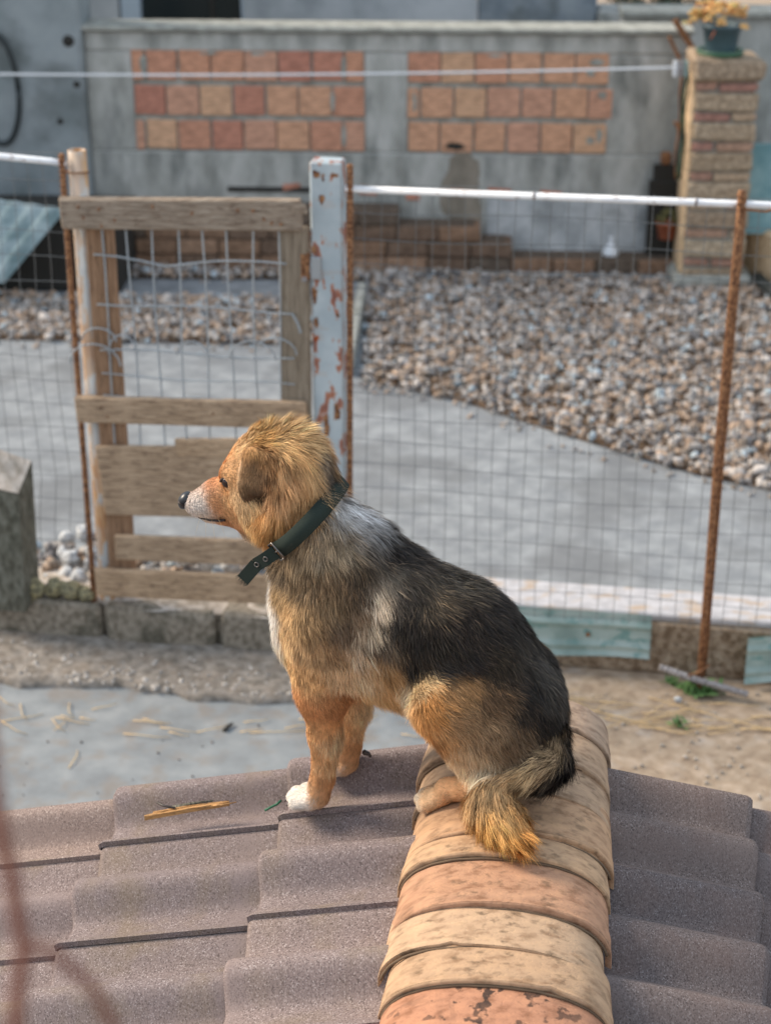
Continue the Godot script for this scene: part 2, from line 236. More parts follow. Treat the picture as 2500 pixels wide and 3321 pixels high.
# a box with chamfered edges; jit moves its corners a little
func box(st: SurfaceTool, c: Vector3, size: Vector3, b := 0.004, basis := Basis(), jit := 0.0) -> void:
	var h := size * 0.5
	b = minf(b, minf(h.x, minf(h.y, h.z)) * 0.45)
	var v := {}
	for sx in [-1, 1]:
		for sy in [-1, 1]:
			for sz in [-1, 1]:
				var j := Vector3(rng.randf_range(-jit, jit), rng.randf_range(-jit, jit), rng.randf_range(-jit, jit)) if jit > 0.0 else Vector3.ZERO
				for k in 3:
					var p := Vector3(sx * h.x, sy * h.y, sz * h.z)
					for q in 3:
						if q != k:
							p[q] -= signf(p[q]) * b
					v[[sx, sy, sz, k]] = c + basis * (p + j)
	for k in 3:
		var i := (k + 1) % 3
		var l := (k + 2) % 3
		for s in [-1, 1]:
			var q := []
			for e in [[-1, -1], [1, -1], [1, 1], [-1, 1]]:
				var key := [0, 0, 0, k]
				key[k] = s
				key[i] = e[0]
				key[l] = e[1]
				q.append(v[key])
			quad(st, q[0], q[1], q[2], q[3], c)
		for s in [-1, 1]:
			for t in [-1, 1]:
				var k1 := [0, 0, 0, i]
				var k2 := [0, 0, 0, i]
				var k3 := [0, 0, 0, l]
				var k4 := [0, 0, 0, l]
				for kk in [k1, k2, k3, k4]:
					kk[i] = s
					kk[l] = t
				k1[k] = -1
				k2[k] = 1
				k3[k] = 1
				k4[k] = -1
				quad(st, v[k1], v[k2], v[k3], v[k4], c)
	for sx in [-1, 1]:
		for sy in [-1, 1]:
			for sz in [-1, 1]:
				tri(st, v[[sx, sy, sz, 0]], v[[sx, sy, sz, 1]], v[[sx, sy, sz, 2]], c)


func box_mesh(size: Vector3, b := 0.004, jit := 0.0) -> ArrayMesh:
	var st := begin()
	box(st, Vector3.ZERO, size, b, Basis(), jit)
	return done(st)


func boxm(c: Vector3, size: Vector3, b := 0.004, basis := Basis(), jit := 0.0) -> ArrayMesh:
	var st := begin()
	box(st, c, size, b, basis, jit)
	return done(st)


func tube(st: SurfaceTool, pts: Array, r0: float, r1 := -1.0, sides := 8, caps := true) -> void:
	if r1 < 0.0:
		r1 = r0
	var n := pts.size()
	var rings := []
	var ref := Vector3.UP
	for i in n:
		var p: Vector3 = pts[i]
		var a: Vector3 = pts[maxi(i - 1, 0)]
		var b: Vector3 = pts[mini(i + 1, n - 1)]
		var d := (b - a).normalized()
		if absf(d.dot(ref)) > 0.95:
			ref = Vector3.RIGHT if absf(d.x) < 0.8 else Vector3.BACK
		var u := d.cross(ref).normalized()
		ref = u.cross(d).normalized()
		var w := ref
		var r := lerpf(r0, r1, float(i) / maxf(n - 1, 1))
		var ring := []
		for k in sides:
			var t := TAU * k / sides
			ring.append(p + (u * cos(t) + w * sin(t)) * r)
		rings.append(ring)
	for i in n - 1:
		var mid: Vector3 = (pts[i] + pts[i + 1]) * 0.5
		for k in sides:
			var k2 := (k + 1) % sides
			quad(st, rings[i][k], rings[i][k2], rings[i + 1][k2], rings[i + 1][k], mid)
	if caps:
		var e1: Vector3 = pts[0]
		var e2: Vector3 = pts[n - 1]
		for k in sides:
			var k2 := (k + 1) % sides
			tri(st, e1, rings[0][k], rings[0][k2], pts[1])
			tri(st, e2, rings[n - 1][k], rings[n - 1][k2], pts[n - 2])


func tube_mesh(pts: Array, r0: float, r1 := -1.0, sides := 8) -> ArrayMesh:
	var st := begin(true)
	tube(st, pts, r0, r1, sides)
	return done(st)


func lathe(st: SurfaceTool, prof: Array, c: Vector3, sides := 24) -> void:
	for i in prof.size() - 1:
		var a: Vector2 = prof[i]
		var b: Vector2 = prof[i + 1]
		for k in sides:
			var t0 := TAU * k / sides
			var t1 := TAU * (k + 1) / sides
			var p0 := c + Vector3(cos(t0) * a.x, a.y, sin(t0) * a.x)
			var p1 := c + Vector3(cos(t1) * a.x, a.y, sin(t1) * a.x)
			var p2 := c + Vector3(cos(t1) * b.x, b.y, sin(t1) * b.x)
			var p3 := c + Vector3(cos(t0) * b.x, b.y, sin(t0) * b.x)
			# out_from is placed so that the profile's right-hand side faces out
			var d := Vector2(b.y - a.y, -(b.x - a.x))
			var tm := (t0 + t1) * 0.5
			var o := Vector3(cos(tm) * d.x, d.y, sin(tm) * d.x)
			var mid := (p0 + p1 + p2 + p3) / 4.0
			quad(st, p0, p1, p2, p3, mid - o)


func stone_mesh(seed_at: int, rough := 0.28, level := 1) -> ArrayMesh:
	var r := RandomNumberGenerator.new()
	r.seed = seed_at
	var t := (1.0 + sqrt(5.0)) / 2.0
	var v: Array[Vector3] = []
	for e in [[-1, t, 0], [1, t, 0], [-1, -t, 0], [1, -t, 0], [0, -1, t], [0, 1, t], [0, -1, -t], [0, 1, -t], [t, 0, -1], [t, 0, 1], [-t, 0, -1], [-t, 0, 1]]:
		v.append(Vector3(e[0], e[1], e[2]).normalized())
	var f := [[0, 11, 5], [0, 5, 1], [0, 1, 7], [0, 7, 10], [0, 10, 11], [1, 5, 9], [5, 11, 4], [11, 10, 2], [10, 7, 6], [7, 1, 8], [3, 9, 4], [3, 4, 2], [3, 2, 6], [3, 6, 8], [3, 8, 9], [4, 9, 5], [2, 4, 11], [6, 2, 10], [8, 6, 7], [9, 8, 1]]
	for lv in level:
		var mids := {}
		var g := []
		for q in f:
			var m := []
			for k in 3:
				var key := Vector2i(mini(q[k], q[(k + 1) % 3]), maxi(q[k], q[(k + 1) % 3]))
				if not mids.has(key):
					mids[key] = v.size()
					v.append(((v[key.x] + v[key.y]) * 0.5).normalized())
				m.append(mids[key])
			g.append_array([[q[0], m[0], m[2]], [q[1], m[1], m[0]], [q[2], m[2], m[1]], m])
		f = g
	var no := FastNoiseLite.new()
	no.seed = seed_at
	no.frequency = 0.7
	no.fractal_octaves = 2
	var sc := Vector3(r.randf_range(0.85, 1.2), r.randf_range(0.55, 0.85), r.randf_range(0.75, 1.0))
	for i in v.size():
		v[i] = v[i] * (1.0 + rough * 1.6 * no.get_noise_3dv(v[i] * 1.6)) * sc
		# flatten a few sides, as broken stones have
	var planes := []
	for k in 5:
		planes.append(Vector3(r.randf_range(-1, 1), r.randf_range(-1, 1), r.randf_range(-1, 1)).normalized())
	for i in v.size():
		for pl: Vector3 in planes:
			var over := v[i].dot(pl) - 0.62
			if over > 0.0:
				v[i] -= pl * over * 0.8
	var st := begin(true)
	for q in f:
		tri(st, v[q[0]], v[q[1]], v[q[2]], Vector3.ZERO)
	return done(st)


func sheet(poly: PackedVector2Array, y: float) -> ArrayMesh:
	var st := begin()
	var ix := Geometry2D.triangulate_polygon(poly)
	for i in range(0, ix.size(), 3):
		var p := []
		for k in 3:
			p.append(Vector3(poly[ix[i + k]].x, y, poly[ix[i + k]].y))
		tri(st, p[0], p[1], p[2], p[0] - Vector3.UP)
	return done(st)


func scatter(called: String, mesh: Mesh, m: Material, xs: Array, cols: Array, parent: Node3D) -> MultiMeshInstance3D:
	var mm := MultiMesh.new()
	mm.transform_format = MultiMesh.TRANSFORM_3D
	mm.use_colors = cols.size() > 0
	mm.mesh = mesh
	mm.instance_count = xs.size()
	for i in xs.size():
		mm.set_instance_transform(i, xs[i])
		if cols.size() > 0:
			mm.set_instance_color(i, cols[i])
	var o := MultiMeshInstance3D.new()
	o.name = called
	o.multimesh = mm
	o.material_override = m
	o.set_meta("kind", "stuff")
	parent.add_child(o, true)
	if based.has(parent):
		var b: Vector3 = based[parent]
		o.position = -b
	return o


func rand_basis(s: Vector3) -> Basis:
	return Basis(Vector3(rng.randf_range(-1, 1), rng.randf_range(-1, 1), rng.randf_range(-1, 1)).normalized(), rng.randf() * TAU).scaled_local(s)


# ---------------------------------------------------------------- materials
func noise(sd: int, freq: float, oct: int, cols: Array, at: Array, kind := FastNoiseLite.TYPE_SIMPLEX_SMOOTH, size := 512) -> NoiseTexture2D:
	var n := FastNoiseLite.new()
	n.seed = sd
	n.noise_type = kind
	n.frequency = freq
	n.fractal_octaves = oct
	n.fractal_gain = 0.55
	n.fractal_type = FastNoiseLite.FRACTAL_FBM if oct > 1 else FastNoiseLite.FRACTAL_NONE
	if kind == FastNoiseLite.TYPE_CELLULAR:
		n.cellular_return_type = FastNoiseLite.RETURN_CELL_VALUE
		n.cellular_jitter = 1.0
	var t := NoiseTexture2D.new()
	t.width = size
	t.height = size
	t.seamless = true
	t.seamless_blend_skirt = 0.15
	t.noise = n
	if cols.size() > 0:
		var g := Gradient.new()
		g.offsets = PackedFloat32Array(at)
		g.colors = PackedColorArray(cols)
		t.color_ramp = g
	return t


func rgb8(r: float, g: float, b: float, a := 1.0) -> Color:
	return Color(r / 255.0, g / 255.0, b / 255.0, a)


func mat(called: String, tex: Texture2D, scale: Vector3, rough: float, bump: Texture2D = null, depth := 0.0, stain: Texture2D = null, stain_scale := Vector3.ONE, tint := Color.WHITE) -> StandardMaterial3D:
	var m := StandardMaterial3D.new()
	m.resource_name = called
	m.albedo_color = tint
	m.albedo_texture = tex
	m.roughness = rough
	m.metallic_specular = 0.3
	m.uv1_triplanar = true
	m.uv1_world_triplanar = true
	m.uv1_scale = scale
	m.uv1_triplanar_sharpness = 4.0
	if bump:
		m.heightmap_enabled = true
		m.heightmap_texture = bump
		m.heightmap_scale = depth
	if stain:
		m.detail_enabled = true
		m.detail_albedo = stain
		m.detail_blend_mode = BaseMaterial3D.BLEND_MODE_MIX
		m.detail_uv_layer = BaseMaterial3D.DETAIL_UV_2
		m.uv2_triplanar = true
		m.uv2_world_triplanar = true
		m.uv2_scale = stain_scale
	return m


func tinted(m: StandardMaterial3D, c: Color) -> StandardMaterial3D:
	var r: StandardMaterial3D = m.duplicate()
	r.albedo_color = c
	return r


func plain(called: String, c: Color, rough: float, metal := 0.0) -> StandardMaterial3D:
	var m := StandardMaterial3D.new()
	m.resource_name = called
	m.albedo_color = c
	m.roughness = rough
	m.metallic = metal
	return m


func v3(s: float) -> Vector3:
	return Vector3(s, s, s)


func make_materials() -> void:
	var grain := noise(1, 0.30, 3, [Color(0.25, 0.25, 0.25), Color(0.75, 0.75, 0.75)], [0.2, 0.8])
	var soft := noise(2, 0.012, 5, [Color.BLACK, Color.WHITE], [0.15, 0.85])
	var streak := noise(3, 0.02, 5, [Color.BLACK, Color.WHITE], [0.2, 0.8])
	# concrete of the yard, cool grey with mottling
	var yard := noise(4, 0.014, 6, [rgb8(126, 130, 134), rgb8(139, 143, 146), rgb8(150, 154, 157)], [0.2, 0.55, 0.85])
	var yard_stain := noise(5, 0.006, 4, [rgb8(112, 114, 116, 0.0), rgb8(112, 114, 116, 0.0), rgb8(106, 108, 110, 0.6)], [0.0, 0.50, 0.80])
	M.yard = mat("yard_concrete", yard, v3(0.9), 0.85, grain, 0.06, yard_stain, v3(0.45))
	var slab := noise(6, 0.012, 6, [rgb8(124, 128, 131), rgb8(134, 139, 142), rgb8(146, 150, 152)], [0.15, 0.5, 0.85])
	var slab_stain := noise(7, 0.014, 6, [rgb8(140, 124, 108, 0.0), rgb8(140, 124, 108, 0.0), rgb8(132, 118, 104, 0.45)], [0.0, 0.5, 0.85])
	M.slab = mat("slab_concrete", slab, v3(0.9), 0.8, grain, 0.06, slab_stain, v3(0.8))
	var dirt := noise(8, 0.02, 6, [rgb8(144, 126, 108), rgb8(162, 144, 124), rgb8(178, 160, 142)], [0.2, 0.5, 0.85])
	var dirt_stain := noise(9, 0.01, 5, [rgb8(170, 160, 150, 0.0), rgb8(170, 160, 150, 0.0), rgb8(178, 170, 162, 0.5)], [0.0, 0.58, 0.9])
	M.dirt = mat("dirt", dirt, v3(1.3), 0.95, soft, 0.35, dirt_stain, v3(1.1))
	M.earth = mat("gravel_earth", dirt, v3(1.3), 0.95, soft, 0.8, null, Vector3.ONE, rgb8(150, 140, 132))
	var apron := noise(10, 0.02, 6, [rgb8(112, 106, 98), rgb8(136, 129, 121), rgb8(158, 151, 143)], [0.2, 0.5, 0.85])
	M.apron = mat("apron_concrete", apron, v3(1.5), 0.95, soft, 0.6, slab_stain, v3(1.4))
	var block := noise(11, 0.025, 6, [rgb8(112, 104, 92), rgb8(142, 133, 120), rgb8(164, 155, 142)], [0.2, 0.5, 0.9])
	var moss := noise(12, 0.012, 5, [rgb8(76, 76, 64, 0.0), rgb8(76, 76, 64, 0.0), rgb8(66, 66, 56, 0.7)], [0.0, 0.52, 0.85])
	M.block = mat("kerb_block", block, v3(2.0), 0.95, grain, 0.12, moss, v3(0.9))
	M.stub = mat("rough_stub", block, Vector3(2.4, 1.2, 2.4), 0.95, soft, 0.7, moss, Vector3(1.8, 1.0, 1.8), rgb8(196, 206, 206))
	M.kerb_top = mat("kerb_top", noise(13, 0.02, 6, [rgb8(150, 140, 128), rgb8(186, 176, 166), rgb8(206, 198, 190)], [0.2, 0.5, 0.85]), v3(1.4), 0.9, grain, 0.08, moss, v3(1.2))
	var paint_wear := noise(14, 0.016, 5, [rgb8(186, 168, 148, 0.0), rgb8(186, 168, 148, 0.0), rgb8(176, 154, 130, 0.75)], [0.0, 0.56, 0.74])
	M.white_kerb = mat("white_kerb_paint", noise(15, 0.02, 5, [rgb8(168, 167, 170), rgb8(190, 189, 192)], [0.2, 0.8]), v3(1.5), 0.7, grain, 0.05, paint_wear, Vector3(0.8, 1.7, 1.7))
	M.rough_wall = mat("rough_kerb_wall", noise(16, 0.022, 6, [rgb8(116, 98, 80), rgb8(150, 132, 112), rgb8(172, 156, 136)], [0.2, 0.5, 0.85]), v3(2.0), 0.95, soft, 0.8)
	# back wall
	var wall := noise(17, 0.010, 6, [rgb8(146, 147, 142), rgb8(169, 170, 165), rgb8(188, 188, 184)], [0.15, 0.5, 0.85])
	var wall_stain := noise(18, 0.008, 5, [rgb8(92, 96, 94, 0.0), rgb8(92, 96, 94, 0.0), rgb8(84, 90, 88, 0.6)], [0.0, 0.52, 0.85])
	M.wall = mat("wall_concrete", wall, Vector3(0.9, 0.45, 0.9), 0.9, soft, 0.5, wall_stain, Vector3(0.9, 0.35, 0.9))
	M.mortar = mat("mortar", wall, v3(1.5), 0.95, grain, 0.1, null, Vector3.ONE, rgb8(236, 236, 232))
	M.plaster = mat("grey_render", noise(19, 0.006, 5, [rgb8(130, 139, 141), rgb8(145, 153, 156), rgb8(158, 165, 167)], [0.2, 0.5, 0.85]), v3(0.5), 0.9, soft, 0.3, wall_stain, v3(0.42))
	M.pale_render = mat("pale_render", noise(20, 0.006, 5, [rgb8(146, 152, 156), rgb8(170, 175, 179), rgb8(186, 190, 193)], [0.2, 0.5, 0.85]), v3(0.5), 0.9, soft, 0.2)
	M.blue_render = mat("blue_grey_render", noise(21, 0.01, 5, [rgb8(118, 128, 136), rgb8(138, 147, 154), rgb8(150, 158, 163)], [0.2, 0.5, 0.85]), v3(0.6), 0.9, soft, 0.2, wall_stain, v3(0.6))
	M.repair = mat("pale_plaster", noise(22, 0.012, 5, [rgb8(160, 164, 166), rgb8(178, 182, 184), rgb8(194, 197, 198)], [0.2, 0.5, 0.85]), v3(0.9), 0.9, soft, 0.2, wall_stain, v3(0.6))
	var groove := noise(23, 0.02, 3, [Color.BLACK, Color.WHITE], [0.3, 0.7])
	var clay := noise(24, 0.012, 5, [rgb8(214, 214, 214), rgb8(255, 255, 255)], [0.2, 0.8])
	var bricks := [rgb8(220, 164, 134), rgb8(214, 158, 131), rgb8(224, 174, 142), rgb8(208, 148, 126), rgb8(218, 168, 142), rgb8(202, 142, 122), rgb8(226, 182, 148)]
	M.bricks = []
	for c in bricks:
		M.bricks.append(mat("hollow_brick", clay, Vector3(1.5, 6.0, 1.5), 0.9, groove, 0.3, null, Vector3.ONE, c))
	M.damp = mat("damp_concrete", wall, Vector3(0.9, 0.45, 0.9), 0.9, soft, 0.5, null, Vector3.ONE, rgb8(206, 194, 182))
	M.brown_blocks = []
	for c in [rgb8(150, 120, 98), rgb8(126, 104, 88), rgb8(170, 138, 114), rgb8(112, 98, 86)]:
		M.brown_blocks.append(mat("brown_block", clay, v3(2.0), 0.95, soft, 0.6, null, Vector3.ONE, c))
	M.pillar_stone = []
	for c in [rgb8(186, 168, 146), rgb8(178, 160, 138), rgb8(194, 178, 156), rgb8(170, 152, 132)]:
		M.pillar_stone.append(mat("sandstone", noise(25, 0.02, 5, [rgb8(196, 192, 186), rgb8(255, 252, 248)], [0.2, 0.7]), v3(2.5), 0.95, soft, 0.8, null, Vector3.ONE, c))
	M.pillar_brick = []
	for c in [rgb8(180, 142, 124), rgb8(186, 152, 130), rgb8(190, 166, 140), rgb8(174, 132, 118)]:
		M.pillar_brick.append(mat("thin_brick", clay, v3(3.0), 0.95, soft, 0.6, null, Vector3.ONE, c))
	M.cream_mortar = mat("cream_mortar", noise(26, 0.02, 5, [rgb8(200, 172, 136), rgb8(226, 200, 166)], [0.2, 0.8]), v3(2.0), 0.95, soft, 0.8)
	# weathered wood, one set with the grain along x, one with it along y
	var wood := noise(27, 0.012, 6, [rgb8(160, 144, 128), rgb8(192, 175, 157), rgb8(214, 198, 180)], [0.12, 0.45, 0.85])
	var wood_stain := noise(28, 0.02, 4, [rgb8(120, 96, 76, 0.0), rgb8(120, 96, 76, 0.0), rgb8(104, 84, 70, 0.65)], [0.0, 0.54, 0.85])
	M.woods = []
	for c in [rgb8(214, 212, 210), rgb8(246, 232, 216), rgb8(255, 238, 218), rgb8(255, 230, 204)]:
		M.woods.append(mat("weathered_board", wood, Vector3(1.2, 16, 16), 0.9, streak, 0.35, wood_stain, Vector3(1.6, 4.0, 4.0), c))
	M.stile = mat("brown_stile", wood, Vector3(14, 0.8, 14), 0.9, streak, 0.35, wood_stain, Vector3(6, 1.2, 6), rgb8(206, 180, 160))
	M.grey_stile = mat("grey_stile", wood, Vector3(14, 0.8, 14), 0.9, streak, 0.35, null, Vector3.ONE, rgb8(200, 200, 196))
	M.stump = mat("old_post", wood, Vector3(10, 0.8, 10), 0.95, streak, 0.5, moss, Vector3(2, 0.8, 2), rgb8(160, 170, 170))
	M.stump_top = mat("cut_wood", wood, v3(6), 0.9, streak, 0.3, null, Vector3.ONE, rgb8(255, 246, 230))
	# metal
	var rust := noise(29, 0.03, 5, [rgb8(88, 60, 46), rgb8(138, 98, 70), rgb8(172, 132, 96)], [0.2, 0.5, 0.85])
	M.rust = mat("rusty_steel", rust, v3(3.0), 0.9, grain, 0.1)
	M.dark_rust = plain("dark_rust", rgb8(112, 70, 56), 0.9)
	var flakes := noise(30, 0.014, 5, [rgb8(174, 130, 84, 0.0), rgb8(190, 140, 88, 0.0), rgb8(176, 96, 48, 1.0), rgb8(120, 48, 32, 1.0)], [0.0, 0.60, 0.63, 0.78])
	M.bar = mat("grey_paint", noise(31, 0.006, 4, [rgb8(168, 180, 186), rgb8(186, 196, 200)], [0.3, 0.7]), v3(1.2), 0.55, null, 0.0, flakes, Vector3(2.2, 0.9, 2.2))
	var pipe_rust := noise(32, 0.012, 5, [rgb8(196, 148, 92, 0.0), rgb8(200, 150, 90, 0.9), rgb8(170, 112, 60, 1.0)], [0.40, 0.5, 0.8])
	M.pipe = mat("pipe_paint", noise(33, 0.006, 4, [rgb8(180, 184, 184), rgb8(206, 206, 202)], [0.3, 0.7]), v3(1.2), 0.6, null, 0.0, pipe_rust, Vector3(2.6, 0.8, 2.6))
	M.rail = mat("white_rail", noise(34, 0.01, 4, [rgb8(224, 228, 234), rgb8(244, 246, 248)], [0.3, 0.7]), v3(1.0), 0.4, null, 0.0, noise(35, 0.02, 4, [rgb8(120, 84, 60, 0.0), rgb8(120, 84, 60, 0.0), rgb8(110, 76, 56, 0.9)], [0.0, 0.74, 0.8]), Vector3(1.5, 3, 3))
	M.wire = plain("galvanised_wire", rgb8(168, 174, 178), 0.45, 0.5)
	M.mesh_wire = plain("dull_mesh_wire", rgb8(112, 116, 118), 0.55, 0.4)
	M.green_metal = mat("green_sheet_metal", noise(36, 0.008, 5, [rgb8(136, 158, 154), rgb8(160, 180, 176), rgb8(178, 194, 190)], [0.2, 0.5, 0.85]), v3(1.0), 0.5, null, 0.0, noise(37, 0.012, 5, [rgb8(96, 146, 142, 0.0), rgb8(96, 146, 142, 0.0), rgb8(84, 138, 136, 0.8)], [0.0, 0.6, 0.8]), Vector3(1.6, 2.5, 1.6))
	M.rod = mat("grey_rebar", noise(38, 0.03, 4, [rgb8(130, 126, 126), rgb8(172, 168, 168)], [0.2, 0.8]), v3(3.0), 0.7)
	M.glass_dark = plain("dark_window_glass", rgb8(34, 42, 44), 0.15)
	M.white_frame = plain("pale_window_frame", rgb8(176, 190, 202), 0.6)
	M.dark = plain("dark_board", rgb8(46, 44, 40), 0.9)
	M.teal = mat("teal_sheet", noise(39, 0.01, 4, [rgb8(108, 146, 152), rgb8(136, 168, 172)], [0.3, 0.7]), v3(1.0), 0.6)
	M.fibre = mat("fibreglass", noise(40, 0.01, 5, [rgb8(110, 132, 136), rgb8(150, 168, 172), rgb8(178, 192, 196)], [0.2, 0.5, 0.85]), v3(0.9), 0.55)
	M.fibre.backlight_enabled = true
	M.fibre.backlight = Color(0.3, 0.36, 0.36)
	M.pot = plain("blue_grey_pot", rgb8(74, 96, 104), 0.5)
	M.saucer = plain("green_saucer", rgb8(60, 98, 74), 0.5)
	M.terracotta = mat("terracotta", noise(41, 0.02, 4, [rgb8(150, 88, 66), rgb8(180, 112, 84)], [0.2, 0.8]), v3(3.0), 0.9)
	M.petal = plain("succulent_leaf", Color.WHITE, 0.7)
	M.petal.vertex_color_use_as_albedo = true
	M.hose = plain("dark_rubber_hose", rgb8(36, 44, 46), 0.5)
	M.line = plain("white_line", rgb8(224, 228, 232), 0.6)
	M.leaf = plain("dark_foliage", Color.WHITE, 0.8)
	M.leaf.vertex_color_use_as_albedo = true
	M.bark = plain("bark", rgb8(80, 68, 58), 0.95)
	M.straw = plain("straw", rgb8(206, 178, 134), 0.8)
	M.pebble = plain("pebble", Color.WHITE, 0.85)
	M.pebble.vertex_color_use_as_albedo = true
	M.splinter = mat("fresh_wood", wood, Vector3(1, 30, 30), 0.85, streak, 0.2, wood_stain, Vector3(6, 20, 20), rgb8(255, 214, 160))
	M.green_wire = plain("green_wire", rgb8(24, 92, 62), 0.5)
	# roof: sandy concrete tiles
	var sand := noise(42, 0.36, 1, [rgb8(100, 90, 84), rgb8(134, 122, 114), rgb8(143, 130, 121), rgb8(150, 137, 128), rgb8(188, 178, 168)], [0.06, 0.22, 0.5, 0.88, 0.98], FastNoiseLite.TYPE_CELLULAR, 1024)
	var sand_bump := noise(42, 0.30, 1, [Color.BLACK, Color.WHITE], [0.1, 0.9], FastNoiseLite.TYPE_CELLULAR, 1024)
	var lichen := noise(44, 0.008, 5, [rgb8(120, 104, 72, 0.0), rgb8(124, 108, 78, 0.0), rgb8(128, 112, 82, 0.4)], [0.0, 0.52, 0.85])
	M.tiles = []
	for c in [rgb8(242, 238, 248), rgb8(252, 244, 246), rgb8(230, 228, 240)]:
		M.tiles.append(mat("sandy_concrete_tile", sand, v3(1.6), 0.92, sand_bump, 0.02, lichen, v3(1.2), c))
	var cool := noise(45, 0.008, 5, [rgb8(110, 92, 84, 0.0), rgb8(110, 92, 84, 0.0), rgb8(112, 92, 86, 0.4)], [0.0, 0.5, 0.85])
	M.shaded_tiles = []  # same tiles tinted darker and cooler to paint the shaded right slope
	for c in [rgb8(200, 200, 210), rgb8(210, 207, 213), rgb8(192, 193, 204)]:
		M.shaded_tiles.append(mat("shaded_concrete_tile", sand, v3(1.6), 0.92, sand_bump, 0.02, cool, v3(1.6), c))
	var fired := noise(46, 0.014, 5, [rgb8(190, 178, 168), rgb8(238, 230, 224), rgb8(255, 246, 236)], [0.12, 0.45, 0.8])
	var soot := noise(47, 0.018, 6, [rgb8(110, 92, 70, 0.0), rgb8(104, 86, 66, 0.0), rgb8(80, 68, 54, 0.75)], [0.0, 0.58, 0.82])
	var soot2 := noise(48, 0.016, 6, [rgb8(60, 52, 46, 0.0), rgb8(60, 52, 46, 0.0), rgb8(44, 42, 42, 0.95)], [0.0, 0.64, 0.72])
	var pits := noise(49, 0.07, 3, [Color.BLACK, Color.WHITE, Color.WHITE], [0.2, 0.42, 1.0])
	M.ridge = []
	for c in [rgb8(178, 158, 140), rgb8(184, 160, 136), rgb8(196, 164, 134), rgb8(197, 168, 138), rgb8(190, 152, 126), rgb8(198, 172, 145), rgb8(193, 165, 137), rgb8(190, 144, 118)]:
		M.ridge.append(mat("fired_clay", fired, Vector3(2.4, 2.4, 4.0), 0.85, pits, 0.05, soot, Vector3(2.4, 2.4, 3.2), c))
	M.ridge[7].detail_albedo = soot2
	M.ridge[7].uv2_scale = v3(2.6)
	M.joint = plain("joint_bead", rgb8(104, 86, 68), 0.95)
	M.cement = mat("bedding_mortar", noise(50, 0.03, 4, [rgb8(120, 112, 100), rgb8(160, 150, 136)], [0.2, 0.8]), v3(3.0), 0.95, soft, 0.5)
	# dog
	M.fur = plain("fur", Color.WHITE, 0.62)
	M.fur.vertex_color_use_as_albedo = true
	M.fur.metallic_specular = 0.35
	M.skin = plain("undercoat", Color.WHITE, 0.9)
	M.skin.vertex_color_use_as_albedo = true
	M.nose = plain("wet_nose", rgb8(44, 46, 50), 0.35)
	M.lip = plain("dark_lip", rgb8(46, 34, 30), 0.6)
	M.eye = plain("dark_eye", rgb8(40, 22, 14), 0.08)
	M.claw = plain("claw", rgb8(58, 50, 46), 0.5)
	var weave := noise(51, 0.5, 1, [Color(0.3, 0.3, 0.3), Color.WHITE], [0.2, 0.8])
	M.collar = mat("green_webbing", noise(52, 0.2, 3, [rgb8(34, 42, 38), rgb8(52, 62, 56)], [0.2, 0.8]), v3(8.0), 0.85, weave, 0.08)
	M.buckle = plain("steel_buckle", rgb8(120, 116, 112), 0.3, 0.9)


